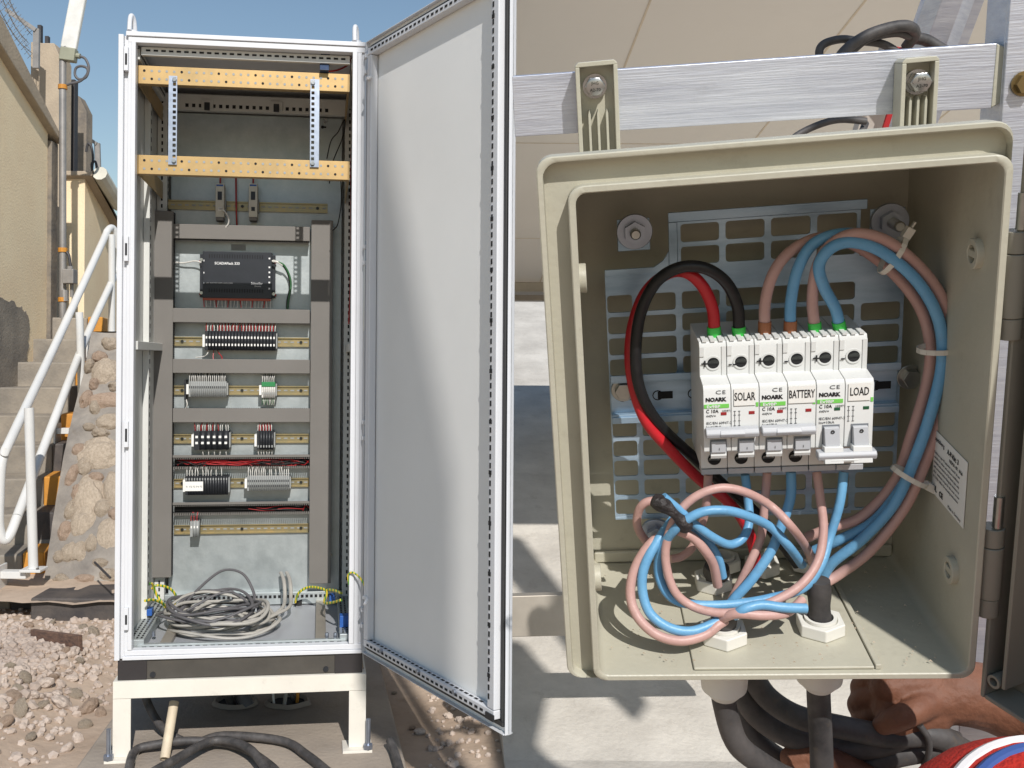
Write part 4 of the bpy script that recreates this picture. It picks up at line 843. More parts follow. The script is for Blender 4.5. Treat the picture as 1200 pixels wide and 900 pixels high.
for (u, lb) in ((276, 'left round cable hole with dark rim in the slab under the cabinet'), (337, 'right round cable hole with dark rim in the slab under the cabinet')):
    c = gz(u, 824); g = G(); n = 22; rim = []
    for k in range(n):
        a_ = 2*math.pi*k/n; r_ = 0.055*(1+.18*noise.noise(Vector((math.cos(a_)*2, math.sin(a_)*2, u)))); rim.append((c.x+r_*1.15*math.cos(a_), c.y+r_*math.sin(a_)))
    vs = [(x, y, 0.004) for x, y in rim]+[(c.x+(x-c.x)*1.35, c.y+(y-c.y)*1.35, 0.002) for x, y in rim]+[(c.x+(x-c.x)*1.15, c.y+(y-c.y)*1.15, 0.016) for x, y in rim]
    g.add(vs, [(n+i, n+(i+1) % n, 2*n+(i+1) % n, 2*n+i) for i in range(n)]+[(2*n+i, 2*n+(i+1) % n, (i+1) % n, i) for i in range(n)])
    hole = g.build('cable_hole', CONC, smooth=True); tag(hole, lb, 'hole')
    G().add([(x, y, 0.003) for x, y in rim], [tuple(range(n))]).build('hole_bottom', SLOT, hole)
for pts, r_, m_, lb in (([at(259, 795, 3.6), at(266, 812, 3.55), gz(272, 826)], 0.016, RUBBER, 'dark cable dropping into the left slab hole, left one'), ([at(278, 795, 3.6), at(283, 812, 3.58), gz(290, 828)], 0.026, DGREYC, 'fat ribbed grey conduit entering the slab beside the left hole'), ([at(320, 795, 3.6), at(320, 812, 3.6), gz(321, 826)], 0.005, WHITEW, 'thin pale conductor left of the right slab hole'), ([at(335, 795, 3.6), at(335, 812, 3.6), gz(333, 828)], 0.007, GREYC, 'pale grey cable entering the right slab hole'), ([at(349, 795, 3.6), at(349, 812, 3.6), gz(348, 824)], 0.006, KERBO, 'thin orange cable right of the right slab hole'), ([at(325, 797, 3.62), at(334, 805, 3.62), at(342, 815, 3.6), gz(346, 822)], 0.008, RUBBER, 'thin black cable bending into the right slab hole')):
    o = G().tube(pts, r_, 10).build('cable_drop', m_, smooth=True); tag(o, lb, 'cable')

# ------------------------------------------------------------------ junction box on its rail
SC = 0.8; BW, BH, BD = 0.27*SC, 0.375*SC, 0.180*SC
Rb = rot(0.296, 0.139, -0.052); tl = Vector((0.088, -0.110, 0.657))*SC
ax = camdir(*(Rb @ Vector((1, 0, 0)))); ay = camdir(*(Rb @ Vector((0, 0, 1)))); az = camdir(*(Rb @ Vector((0, -1, 0))))
bo = cam2world(*(tl+(Rb @ Vector((0, BH, 0)))))
BM = Matrix(((ax.x, ay.x, az.x, bo.x), (ax.y, ay.y, az.y, bo.y), (ax.z, ay.z, az.z, bo.z), (0, 0, 0, 1)))
jb = empty('junction_box', BM, 'open beige plastic junction box with circuit breakers, hung on the aluminium rail', 'junction box')
def bp(u, v, y): return px(BM, u, v, y=y)
def bf(u, v): return px(BM, u, v, z=0.0)                 # on the box floor
def br4(u0, v0, u1, v1, y):
    P = [px(BM, u, v, y=y) for u, v in ((u0, v0), (u1, v0), (u0, v1), (u1, v1))]
    return (P[0].x+P[2].x)/2, (P[1].x+P[3].x)/2, (P[2].z+P[3].z)/2, (P[0].z+P[1].z)/2
# shell swept round a rounded rectangle: (outset, depth) profile
def rloop(o_, y, r, k=5):
    oc = min(o_, 0.0042); x0, x1, z0, z1 = -o_, BW+oc, -oc, BH+o_; rr_ = r; P = []
    for cx, cz, a0 in ((x1-rr_, z1-rr_, 0), (x0+rr_, z1-rr_, 90), (x0+rr_, z0+rr_, 180), (x1-rr_, z0+rr_, 270)):
        P += [(cx+rr_*math.cos(R(a0+90*j/k)), y, cz+rr_*math.sin(R(a0+90*j/k))) for j in range(k+1)]
    return P
prof = [(0, BD), (0, 0.0006), (0.0006, 0), (0.0034, 0), (0.004, 0.0006), (0.004, 0.012), (0.0165, 0.012), (0.017, 0.0045), (0.0176, 0.004), (0.0196, 0.004), (0.0202, 0.0046), (0.0202, 0.018), (0.0192, 0.018), (0.0192, 0.0145), (0.0045, 0.0145), (0.003, BD+0.003)]
g = G(); m_ = 24
for k, (o_, y) in enumerate(prof): g.v += rloop(o_, y, 0.0058 if o_ < 0.003 else 0.0085)
for k in range(len(prof)-1):
    for i in range(m_): g.f.append((k*m_+i, k*m_+(i+1) % m_, (k+1)*m_+(i+1) % m_, (k+1)*m_+i))
g.f.append(tuple(range(m_))); g.f.append(tuple(range((len(prof)-1)*m_, len(prof)*m_))[::-1])
g.build('box_shell', BEIGE, jb, smooth=True)
# inner ledges, rib lines and oval bosses moulded in the walls
G().box(0.0005, BW-0.0005, BD-0.004, BD-0.0005, 0.0005, 0.010).build('wall_ledge', BEIGE, jb, bevel=0.002)
for (y, z) in ((0.026, BH-0.052), (0.030, 0.052)):
    for xw, s in ((BW, -1), (0, 1)):
        G().ring((xw-s*0.0005, y, z), (xw+s*0.004, y, z), 0.0085, 0.005, 20).box(min(xw, xw+s*0.0036), max(xw, xw+s*0.0036), y-0.005, y+0.005, z-0.002, z+0.002).build('wall_boss', BEIGE, jb, bevel=0.0005)
# gland plate in the floor
a_, b_ = bf(812, 782), bf(1012, 762); c_ = bf(1003, 742)
fx0, fx1 = bf(812, 780).x, bf(1015, 765).x
G().box(fx0, fx1, 0.004, 0.105, 0.0003, 0.0022).build('gland_plate', BEIGE, jb, bevel=0.0008)
G().box(fx1+0.0005, fx1+0.004, 0.004, 0.105, 0.0003, 0.0035).build('plate_edge', BEIGE, jb, bevel=0.0005)
# rating label on the right wall
P = [px(BM, u, v, x=BW-0.0004) for u, v in ((1100, 512), (1138, 540), (1133, 618), (1083, 570))]
ym, yM, zm, zM = min(p.y for p in P), max(p.y for p in P), min(p.z for p in P), max(p.z for p in P)
yc, zc = sum(p.y for p in P)/4, sum(p.z for p in P)/4
lw, lh = 0.052, 0.042
lab = empty('rating_label', None); lab.parent = jb
lab.matrix_local = Matrix(((0, 0, -1, BW-0.0004), (-1, 0, 0, yc+lw/2), (0, 1, 0, zc-lh/2), (0, 0, 0, 1)))   # label x toward the front, y up, z inwards
G().add([(0, 0, 0), (lw, 0, 0), (lw, lh, 0), (0, lh, 0), (0, 0, .0003), (lw, 0, .0003), (lw, lh, .0003), (0, lh, .0003)], [(4, 5, 6, 7), (3, 2, 1, 0), (0, 1, 5, 4), (1, 2, 6, 5), (2, 3, 7, 6), (3, 0, 4, 7)]).build('label_sheet', LABELW, lab)
def ltext(s, size, x, y, m=INKG, bold=0.0): return text(s, size, m, lab, None, M=Matrix.Translation((x, y, 0.0006)), bold=bold)
ltext('A-P-Kit: 3', 0.0045, 0.022, 0.035, INK, 0.02); ltext('NEMA 4X  IP66', 0.0032, 0.026, 0.031, INK); ltext('spelsberg', 0.004, 0.002, 0.036, INK)
for i, s in enumerate(('Enclosure type 4X polyester rated IP 66 use', 'suitable for indoor and outdoor installation', 'conduit hubs must be of the listed type only', 'and connected before fixing the enclosure in', 'place  maximum torque for the cover screws', 'is 1.2 Nm  follow the mounting instructions')): ltext(s, 0.0023, 0.002, 0.0275-0.0032*i)
ltext('UL   CE', 0.005, 0.003, 0.003, INK, 0.03); ltext('Made in Germany', 0.0028, 0.028, 0.002)

# perforated mounting plate inside the box
PD = BD-0.030
px0, px1, pz0, pz1 = br4(705, 315, 1108, 602, PD); pz2 = bp(880, 250, PD).z; tx0, tx1 = bp(783, 258, PD).x, bp(1013, 244, PD).x; pz1 = bp(735, 315, PD).z; pxl = bp(709, 330, PD).x
pz0 = bp(735, 603, PD).z
pl_ = empty('perforated_plate', None); pl_.parent = jb
c0, c1 = bp(797+23, 272, PD), bp(850+23, 272, PD); cpitch = c1.x-c0.x
r0, r1 = bp(820, 272, PD).z, bp(826, 426, PD).z; rp = (r0-r1)/6
sw, sh = cpitch*0.43, rp*0.40; g = G()
ncol_l = int((c0.x-pxl)/cpitch+0.5)
cols = [c0.x+cpitch*i for i in range(-ncol_l, 9)]; nrow = int((r0-pz0)/rp)
pth = 0.0015; y0_, y1_ = PD, PD+pth
for j in range(nrow+1):
    zc = r0-rp*j; za, zb = zc-rp/2, zc+rp/2
    for i, xc in enumerate(cols):
        xa, xb = xc-cpitch/2, xc+cpitch/2
        if xa < pxl: xa = pxl
        top_ok = zb <= pz1+rp*0.3
        intop = xa >= tx0-cpitch*0.3 and xb <= tx1+cpitch*0.3
        if j < 2 and xb > tx1+cpitch*0.3: continue
        if not top_ok and not intop: continue
        if xb > BW-0.004: continue
        hx0, hx1 = xc-sw, xc+sw
        if hx0 < xa+0.001: hx0 = xa+0.0008
        solid = (j < 4 and xc > tx1-cpitch*0.2) or (top_ok and zb > pz1-rp*0.7)
        if solid or hx1-hx0 < 0.006: g.box(xa, xb, y0_, y1_, za, zb)
        else: g.cell(xa, xb, za, zb, hx0, hx1, zc-sh, zc+sh, y0_, y1_, r=0.0022, k=3)
ztop = r0+rp/2
g.build('slotted_sheet', ZPLATE, pl_)
xl = min(c-cpitch/2 for c in cols if c-cpitch/2 >= tx0-cpitch*0.3); xr = xl+cpitch*4
G().box(tx0, xr+0.004, y0_, y1_, ztop+0.0001, pz2+0.004).box(tx0, xl-0.0001, y0_, y1_, pz1-rp*0.2, ztop).build('sheet_margin', ZPLATE, pl_, bevel=0.0004)
G().prism([(pxl, pz1-rp*0.3), (tx0-0.0001, pz1-rp*0.3), (tx0-0.0001, pz1+0.010), (tx0-0.004, pz1+0.004), (tx0-0.010, pz1), (pxl, pz1)], y0_-0.0002, y1_-0.0002).build('sheet_margin', ZPLATE, pl_, bevel=0.0004)
G().box(pxl, xr, y0_, y1_, pz0-0.004, r0-rp*(nrow+0.5)-0.0001).build('sheet_margin', ZPLATE, pl_, bevel=0.0004)
# corner tabs with washer and nut on threaded studs
def stud(u, v, np_, tilt, tab=True):
    p = bp(u, v, PD); o = pl_
    if tab: G().box(p.x-0.011, p.x+0.010, PD-0.002, PD-0.0006, p.z-0.013, p.z+0.008).build('corner_tab', ZPLATE, o, bevel=0.0005)
    g = G().ring((p.x, PD-0.006, p.z), (p.x, PD-0.0025, p.z), 0.0115, 0.005, 28).build('washer', ZINC, o, smooth=True, bevel=0.0004)
    G().ring((p.x, PD-0.011, p.z), (p.x, PD-0.0061, p.z), 0.0072, 0.0034, 24, 6).build('nut', ZINC, o)
    G().cyl((p.x, PD-0.016-tilt, p.z), (p.x, PD, p.z), 0.0034, n=14).cyl((p.x, PD-0.0172-tilt, p.z), (p.x, PD-0.0161-tilt, p.z), 0.0026, 0.0034, n=14).build('stud', SCREW, o, smooth=True)
stud(743, 270, pl_, 0.0); stud(1040, 258, pl_, 0.008, True); stud(768, 622, pl_, 0.0, False)
# mounting rail
rz1, rz0 = bp(760, 436, PD-0.004).z, bp(760, 492, PD-0.004).z; rxa, rxb = bp(716, 460, PD-0.008).x, BW-0.012; h_ = rz1-rz0
rail = G().box(rxa, rxb, PD-0.003, PD-0.0015, rz0+h_*0.16, rz1-h_*0.16).box(rxa, rxb, PD-0.0095, PD-0.008, rz0, rz0+h_*0.13).box(rxa, rxb, PD-0.0095, PD-0.008, rz1-h_*0.13, rz1).box(rxa, rxb, PD-0.008, PD-0.003, rz0+h_*0.12, rz0+h_*0.17).box(rxa, rxb, PD-0.008, PD-0.003, rz1-h_*0.17, rz1-h_*0.12).build('mounting_rail', ZPLATE, jb, bevel=0.0003)
g = G()
for i in range(9):
    xx = rxa+0.012+0.0235*i; zc = (rz0+rz1)/2
    g.ring((xx-0.004, PD-0.0034, zc), (xx-0.004, PD-0.003, zc), 0.0036, 0.0030, 12); g.box(xx-0.004, xx+0.006, PD-0.0033, PD-0.0029, zc-0.0026, zc+0.0026)
g.build('rail_slots', SLOT, rail, kind='stuff')
for u, v in ((731, 458), (1068, 443)):
    p = bp(u, v, PD-0.006); G().cyl((p.x, PD-0.0095, p.z), (p.x, PD-0.0031, p.z), 0.0062, n=6).cyl((p.x, PD-0.0045, p.z), (p.x, PD-0.0031, p.z), 0.0085, n=20).build('rail_screw', SCREW, rail, bevel=0.0005)

# ------------------------------------------------------------------ breakers: three two-pole units
NF = 0.0                                                  # set below: depth of the nose face
modw = 0.0178; NY = PD-0.072
for it in range(30):                                     # find the depth where six modules span 204 px
    L1, L2 = bp(824, 480, NY), bp(1024, 476, NY); s_ = (L2.x-L1.x)/6
    NY += (0.0178-s_)*1.5*-1 if False else 0
print('module width at nose', s_, 'z', L1.z, 'BD', BD)
modw = s_
BX0 = bp(824, 480, NY).x
zT, zN1, zN0, zB = bp(822, 402, NY+0.016).z, bp(824, 457, NY).z, bp(826, 531, NY).z, bp(826, 556, NY+0.016).z
def mz(v): return bp(900, v+0.5, NY).z                    # height on the nose face of a photo row (taken at mid width)
TY = NY+0.016
specs = [('SOLAR', '+', '--', True, 'left two-pole breaker with the handle up, marked for the solar input, red indicators'), ('BATTERY', '+', '-', True, 'middle two-pole breaker with the handle up, marked for the battery, red indicators'), ('LOAD', '+', '-', False, 'right two-pole breaker with the handle down, marked for the load, green indicators')]
for k, (nm, s1_, s2_, up, lb) in enumerate(specs):
    br_ = empty('circuit_breaker', BM @ Matrix.Translation((BX0+2*k*modw, PD-0.01, zB)), 'white '+lb, 'circuit breaker')
    O = Vector((0, PD-0.01, zB)); H_ = zT-zB; yN, yT = NY-O.y, TY-O.y; n1, n0 = zN1-zB, zN0-zB
    for j in range(2):
        xa = j*modw+0.00015; xb = (j+1)*modw-0.00015
        sub = empty('pole_module', None); sub.parent = br_
        body = [(0, 0.004), (yT, 0.004), (yT, n0-0.001), (yN+0.001, n0), (yN, n0+0.001), (yN, n1-0.001), (yN+0.002, n1+0.002), (yT, n1+0.0035), (yT, H_-0.004), (yT+0.002, H_), (0, H_)]
        G().prismx(body, xa, xb).build('module_body', BRK, sub, bevel=0.0004)
        # raised shoulders round the terminal hole, and terminals
        w3 = modw
        G().box(xa+w3*0.80, xb-0.0002, yT-0.0006, yT, H_*0.66, H_-0.0025).box(xa, xa+w3*0.17, yT-0.0006, yT, n1+0.016, H_-0.0025).build('shoulder', BRK, sub, bevel=0.0002)
        G().ring((xa+w3*.5, yT-0.0006, H_*0.85), (xa+w3*.5, yT-0.0001, H_*0.85), 0.0046, 0.0036, 20).build('screw_collar', BRK, sub)
        G().cyl((xa+w3*.5, yT-0.0004, H_*0.85), (xa+w3*.5, yT-0.0001, H_*0.85), 0.0036, n=18).build('screw_well', SLOT, sub)
        sc = G().cyl((xa+w3*.5, yT-0.00075, H_*0.85-0.0003), (xa+w3*.5, yT-0.0003, H_*0.85), 0.0033, n=16).build('terminal_screw', SCREWD, sub)
        G().box(xa+w3*.5-0.0028, xa+w3*.5+0.0028, yT-0.0009, yT-0.0007, H_*0.85-0.0005, H_*0.85+0.0003).build('screw_slot', SLOT, sub)
        G().cyl((xa+w3*.5, yT-0.0006, 0.0105), (xa+w3*.5, yT-0.0001, 0.0105), 0.0040, n=18).build('screw_well', SLOT, sub)
        G().cyl((xa+w3*.5, yT-0.0009, 0.0100), (xa+w3*.5, yT-0.0004, 0.0105), 0.0034, n=16).build('terminal_screw', SCREW, sub)
        G().box(xa+0.0002, xb-0.0002, yT-0.0005, yT+0.01, 0.0, 0.0035).build('foot_block', BRKG, sub, bevel=0.0002)
        for q in (0.12, 0.42, 0.72):
            G().box(xa+w3*q, xa+w3*(q+0.16), yT+0.001, yT+0.012, H_+0.0001, H_+0.0012).build('top_rib', BRK, sub)
        text(s2_ if j else s1_, 0.0085 if (s2_ if j else s1_) != '--' else 0.0075, INK, br_, (xa+0.0006, yT-0.0008, n1+0.0085), bold=0.01)
        # indicator window
        zi = mz(482)-zB; G().box(xa+w3*.62, xa+w3*.83, yN-0.0003, yN+0.0001, zi-0.001, zi+0.001).build('indicator', REDI if up else GREENI, br_, bevel=0.0002)
        # toggle window
        zw1 = mz(500)-zB if not up else mz(512)-zB; zw0 = mz(533)-zB
        G().box(xa+w3*0.22, xb-w3*0.16, yN-0.0004, yN+0.0002, zw0+0.001, zw1).build('toggle_window', BRKD, sub)
        if up:
            G().prismx([(yN-0.0005, zw1-0.0008), (yN-0.0018, zw1-0.001), (yN-0.0024, zw0+0.004), (yN-0.0005, zw0+0.0022)], xa+w3*0.26, xb-w3*0.2).build('toggle', BRKG, sub, bevel=0.0004)
            text('I', 0.0024, INK, sub, (xa+w3*.52, yN-0.0026, zw0+0.0055))
            G().prismx([(yN-0.0008, zw0-0.0005), (yN-0.0016, zw0+0.0015), (yN-0.0008, zw0+0.004)], xa+w3*0.24, xb-w3*0.18).build('toggle_foot', BRK, sub)
        else:
            G().prismx([(yN-0.0005, zw1-0.0008), (yN-0.0026, zw1-0.0012), (yN-0.006, zw0+0.006), (yN-0.0005, zw0+0.004)], xa+w3*0.26, xb-w3*0.2).build('toggle', BRKG, sub, bevel=0.0004)
            G().prismx([(yN-0.0008, zw0+0.0065), (yN-0.0075, zw0+0.0068), (yN-0.010, zw0-0.003), (yN-0.002, zw0-0.003)], xa+w3*0.2, xb-w3*0.12).build('toggle', BRK, sub, bevel=0.0004)
            G().ring((xa+w3*.54, yN-0.0040, zw1-0.0034), (xa+w3*.54, yN-0.0034, zw1-0.0034), 0.0011, 0.0007, 14).build('off_mark', INK, sub)
        zl = mz(543)-zB if up else mz(536)-zB
    # joined handle across both poles
    if up:
        zh = mz(503)-zB; P = []
        G().prismx([(yN-0.0005, zh+0.0036), (yN-0.0046, zh+0.0032), (yN-0.0064, zh+0.0005), (yN-0.0054, zh-0.0024), (yN-0.0005, zh-0.0012)], 0.0008, 2*modw-0.0008).build('handle', BRKG, br_, bevel=0.0008)
        G().prismx([(yN-0.0048, zh+0.0030), (yN-0.0071, zh+0.0006), (yN-0.0059, zh-0.0018), (yN-0.0051, zh+0.001)], modw*0.55, modw*1.45).build('handle_grip', BRKG, br_, bevel=0.0006)
    else:
        zh = mz(528)-zB
        G().prismx([(yN-0.002, zh+0.001), (yN-0.0085, zh+0.0012), (yN-0.010, zh-0.001), (yN-0.0088, zh-0.0042), (yN-0.002, zh-0.0036)], -0.0004, 2*modw+0.0004).build('handle', BRKG, br_, bevel=0.0008)
        G().prismx([(yN-0.0088, zh-0.003), (yN-0.0098, zh-0.0036), (yN-0.0090, zh-0.0056), (yN-0.0065, zh-0.0048)], modw*0.4, modw*1.4).build('handle_grip', BRK, br_, bevel=0.0006)
    # printing
    yp = yN-0.00025
    def T(s, size, u_, v_, m=INK, bold=0.0, sx=1.0, name='lettering'): return text(s, size, m, br_, (u_*modw, yp, mz(v_)-zB), bold=bold, sx=sx, name=name)
    text('C', 0.0034, INKG, br_, (0.44*modw, yp+0.0, n1-0.0030), sx=1.5); text('E', 0.0034, INKG, br_, (0.68*modw, yp, n1-0.0030), sx=1.3)
    T('NOARK', 0.0034, 0.09, 467.0, bold=0.05, sx=1.0, name='brand_print')
    za_, zb_ = mz(475)-zB, mz(470.5)-zB
    G().box(0.0006, modw-0.0012, yp-0.00005, yp+0.00015, za_, zb_).box(modw*1.88, modw*2-0.0005, yp-0.00005, yp+0.00015, za_, zb_+0.0002).build('green_stripe', BAND, br_)
    text('Ex9BP', 0.0026, PRINT, br_, (0.12*modw, yp-0.0002, za_+0.0002), sx=1.2, bold=0.02)
    T('C 10A', 0.0031, 0.1, 480.5, bold=0.012, sx=.9); T('440V=', 0.0022, 0.1, 485.5, INKG); T('103971', 0.0020, 0.66, 480, INKG); T('IEC/EN 60947-2', 0.0023, 0.10, 494.0, INKG); T('Icu=10kA', 0.0023, 0.10, 498.5, INKG)
    for uu in (1.12, 1.28):
        for v0_, v1_ in ((480, 484), (485, 491), (492, 497)): 
            G().box(uu*modw, uu*modw+0.0003, yp, yp+0.0001, mz(v1_)-zB, mz(v0_)-zB).build('circuit_symbol', INKG, br_)
        for v0_ in (480, 484.6, 491.4, 497): G().box(uu*modw-0.0005, uu*modw+0.0008, yp, yp+0.0001, mz(v0_)-zB, mz(v0_)-zB+0.0004).build('circuit_symbol', INKG, br_)
    # sticker
    a0, a1 = (1.10, 1.86) if k != 1 else (1.02, 1.95)
    zs0, zs1 = mz(473)-zB, mz(453)-zB
    st = G().box(a0*modw, a1*modw, yp-0.0004, yp-0.0001, zs0, zs1).build('name_sticker', LABELW, br_)
    t_ = text(nm, 0.0072, INK, br_, ((a0+a1)/2*modw, yp-0.0006, zs0+0.0034), align='CENTER', sx=0.56 if k != 1 else 0.50, bold=0.008, name='sticker_lettering')

# ------------------------------------------------------------------ wires
def wire(label, pts, r, m, ferr=None, cat='cable', tip=True, tape=()):
    P = [bp(u, v, y) for u, v, y in pts]
    e = P[0]; o = empty('wire', BM @ Matrix.Translation(e), label, cat)
    P = [p-e for p in P]
    G().tube(P, r, 14, 8).build('insulation', m, o, smooth=True)
    if ferr:
        d = (P[1]-P[0]).normalized(); G().cyl(-d*0.006, d*0.0045, r*1.16, n=16).ball(-d*0.0055, r*1.1, 12, 8).build('ferrule_sleeve', ferr, o, smooth=True)
    return o
yb = PD-0.010; yf = TY+0.014
RW = 0.0034
wire('red cable looping from the first breaker terminal down the left side', [(837, 391, yf), (835, 362, yf), (823, 335, yf-.002), (803, 319, yf), (780, 322, yf+.012), (755, 345, yf+.018), (740, 390, yf+.018), (740, 440, yf+.014), (755, 490, yf+.010), (785, 527, yf+.012), (820, 562, yf+.014), (850, 585, yf+.012), (872, 612, yf+.010), (884, 645, yf+.010), (885, 675, yf+.014)], RW*1.08, WRED, FGREEN)
wire('black cable looping over the red one from the second terminal', [(866, 391, yf), (864, 358, yf), (850, 330, yf-.004), (825, 314, yf-.008), (795, 314, yf-.008), (768, 332, yf-.002), (750, 370, yf+.004), (745, 420, yf+.004), (752, 462, yf+.006), (775, 500, yf+.012), (812, 535, yf+.022), (850, 570, yf+.024), (885, 600, yf+.022), (912, 632, yf+.02), (935, 662, yf+.02)], RW*1.08, WBLK, FGREEN)
wire('pinkish brown cable arching from the third terminal behind the bundle', [(896, 385, yf), (897, 352, yf), (908, 317, yf), (930, 292, yf+.006), (965, 278, yf+.010), (1003, 288, yf+.012), (1045, 318, yf+.010), (1078, 360, yf+.008), (1090, 405, yf+.006), (1086, 450, yf+.008), (1068, 510, yf+.010), (1048, 565, yf+.012), (1010, 605, yf+.014), (975, 618, yf+.014), (945, 630, yf+.016)], RW*1.02, WPNK, FBROWN)
wire('blue cable arching from the fourth terminal, uppermost of the blue pair', [(926, 384, yf), (927, 352, yf), (935, 315, yf-.002), (953, 286, yf), (985, 274, yf), (1022, 279, yf+.002), (1060, 303, yf+.004), (1095, 350, yf+.004), (1108, 405, yf+.004), (1101, 455, yf+.006), (1080, 515, yf+.008), (1060, 565, yf+.008), (1025, 610, yf+.008), (985, 632, yf+.012), (955, 645, yf+.018)], RW*1.02, WBLU, FBROWN)
wire('pinkish brown cable arching from the fifth terminal along the outside of the bundle', [(955, 386, yf), (952, 350, yf), (958, 312, yf-.004), (975, 286, yf-.008), (1005, 274, yf-.010), (1045, 286, yf-.008), (1088, 325, yf-.004), (1113, 372, yf-.002), (1119, 420, yf), (1106, 480, yf), (1085, 540, yf+.002), (1060, 595, yf+.002), (1020, 645, yf+.004), (985, 672, yf+.008), (965, 684, yf+.006)], RW*1.02, WPNK, FGREEN)
wire('blue cable with a tight bend at the sixth terminal, inside the bundle', [(984, 384, yf), (979, 362, yf-.002), (965, 335, yf-.006), (960, 310, yf-.010), (975, 290, yf-.012), (1000, 284, yf-.012), (1035, 296, yf-.010), (1075, 330, yf-.008), (1100, 375, yf-.006), (1104, 425, yf-.006), (1092, 480, yf-.004), (1073, 535, yf-.002), (1048, 590, yf), (1010, 632, yf+.002), (975, 660, yf+.006), (962, 682, yf+.008)], RW*1.02, WBLU, FGREEN)
def tie(u, v, ang, w, lb, tail=1):
    c = bp(u, v, yf-0.003); d = Vector((math.cos(R(ang)), 0, math.sin(R(ang)))); n_ = Vector((-d.z, 0, d.x)); P = []
    for k in range(17):
        a_ = 2*math.pi*k/16; P.append(d*(w*math.cos(a_))+Vector((0, 1, 0))*(0.0085*math.sin(a_)))
    o = empty('cable_tie', BM @ Matrix.Translation(c), lb, 'cable tie'); g = G()
    for k in range(16):
        p, q = P[k], P[k+1]; g.obox(p, q, 0.0006, 0.0032, up=n_)
    g.build('band', TIE, o); hp = d*(w*tail); G().obox(hp-d*0.001, hp+d*0.006, 0.0055, 0.005, up=n_).obox(hp+d*0.006, hp+d*0.010, 0.0028, 0.0012, up=n_).build('head', TIE, o, bevel=0.0004)
tie(1046, 299, 58, 0.0125, 'translucent cable tie at the upper right of the wire bundle'); tie(1100, 409, 0, 0.0125, 'translucent cable tie at mid height round the right side of the bundle'); tie(1066, 558, -32, 0.0125, 'translucent cable tie lowest on the wire bundle')

# lower wires, photo pixel and local depth
RL = 0.0028
D0, D1, D2, D3 = 0.030, 0.045, 0.065, 0.085
wire('big pinkish brown loop sweeping over the front from the fifth breaker pole', [(957, 553, TY+.012), (961, 582, TY+.006), (965, 620, 0.055), (959, 656, D1), (940, 684, D0+.006), (908, 704, D0), (865, 717, D0-.004), (833, 717, D0-.002), (807, 708, D0+.002), (789, 690, D0+.004), (780, 657, D0+.008), (783, 628, D0+.010), (796, 600, D0+.012), (817, 581, D0+.014), (845, 572, D0+.016), (874, 577, D0+.018), (903, 593, D0+.022), (927, 617, D1), (945, 642, D2), (953, 662, D3)], RL, WPNK)
wire('big blue loop sweeping over the front from the sixth breaker pole', [(989, 553, TY+.012), (984, 590, TY+.006), (973, 627, 0.060), (962, 662, D1+.004), (941, 689, D1-.004), (903, 701, D0+.008), (860, 708, D0+.006), (820, 709, D0+.004), (793, 704, D0+.006), (777, 688, D0+.010), (771, 664, D0+.014), (777, 639, D0+.012), (795, 617, D0+.006), (820, 601, D0+.006), (848, 598, D0+.008), (874, 604, D0+.012), (902, 617, D0+.02), (924, 640, D1+.006), (940, 662, D2)], RL*1.05, WBLU)
wire('outermost pinkish brown loop bulging left in front of the gland', [(800, 612, D2), (782, 625, D1+.01), (766, 634, D1), (750, 654, D1-.004), (740, 680, D0+.006), (740, 706, D0), (751, 728, D0-.006), (772, 745, D0-.010), (799, 751, D0-.012), (826, 744, D0-.008), (842, 732, D0-.004), (850, 727, D0+.0)], RL*1.12, WPNK)
wire('second outer blue loop just inside the outer pinkish loop', [(795, 600, D2), (779, 622, D1+.004), (765, 643, D1-.004), (754, 668, D0+.006), (753, 694, D0+.002), (762, 719, D0-.004), (783, 735, D0-.008), (808, 740, D0-.008), (832, 733, D0-.004), (848, 723, D0)], RL*1.12, WBLU)
wire('small pinkish brown loop rising left of the taped blue end', [(775, 652, D2), (757, 634, D2), (747, 617, D2-.004), (748, 600, D2-.006), (755, 590, D2-.008), (765, 587, D2-.008), (772, 590, D2-.006)], RL, WPNK)
wb = wire('blue wire from the second pole ending in a taped tip at the upper left', [(873, 556, TY+.014), (876, 580, TY+.012), (878, 610, 0.062), (871, 630, 0.055), (856, 638, 0.050), (838, 631, 0.045), (815, 615, 0.042), (795, 597, 0.040), (777, 582, 0.038)], RL, WBLU)
wire('pinkish brown wire from the third pole running down into the floor tangle', [(899, 553, TY+.014), (896, 593, TY+.012), (892, 628, 0.065), (881, 655, 0.060), (868, 682, 0.058), (856, 705, 0.056)], RL, WPNK)
wire('thick blue wire from the fourth pole slanting to the left', [(927, 553, TY+.014), (926, 585, TY+.010), (913, 623, 0.060), (903, 647, 0.055), (881, 679, 0.050), (862, 700, 0.048), (850, 716, 0.046)], RL*1.15, WBLU)
wire('pinkish brown wire from the first pole dropping behind the loops', [(830, 556, TY+.014), (828, 588, TY+.014), (823, 612, 0.075), (812, 640, 0.07), (799, 652, 0.068), (786, 655, 0.066)], RL, WPNK)
wire('short thick pinkish brown wire entering the black sleeve of the rear gland', [(795, 622, D1), (812, 630, D1), (826, 645, D1), (836, 662, D1+.004), (841, 686, D1+.008)], RL*1.1, WPNK)
wire('short blue wire entering the black sleeve beside the pinkish wire', [(812, 622, D1+.006), (829, 634, D1+.008), (842, 655, D1+.010), (847, 676, D1+.012)], RL, WBLU)
wire('pinkish brown wire end lying across the front toward the right gland', [(843, 730, D0+.002), (850, 723, D0-.004), (866, 719, D0-.008), (893, 721, D0-.008), (918, 719, D0-.004), (932, 711, D0+.004), (940, 703, D0+.010)], RL*1.1, WPNK)
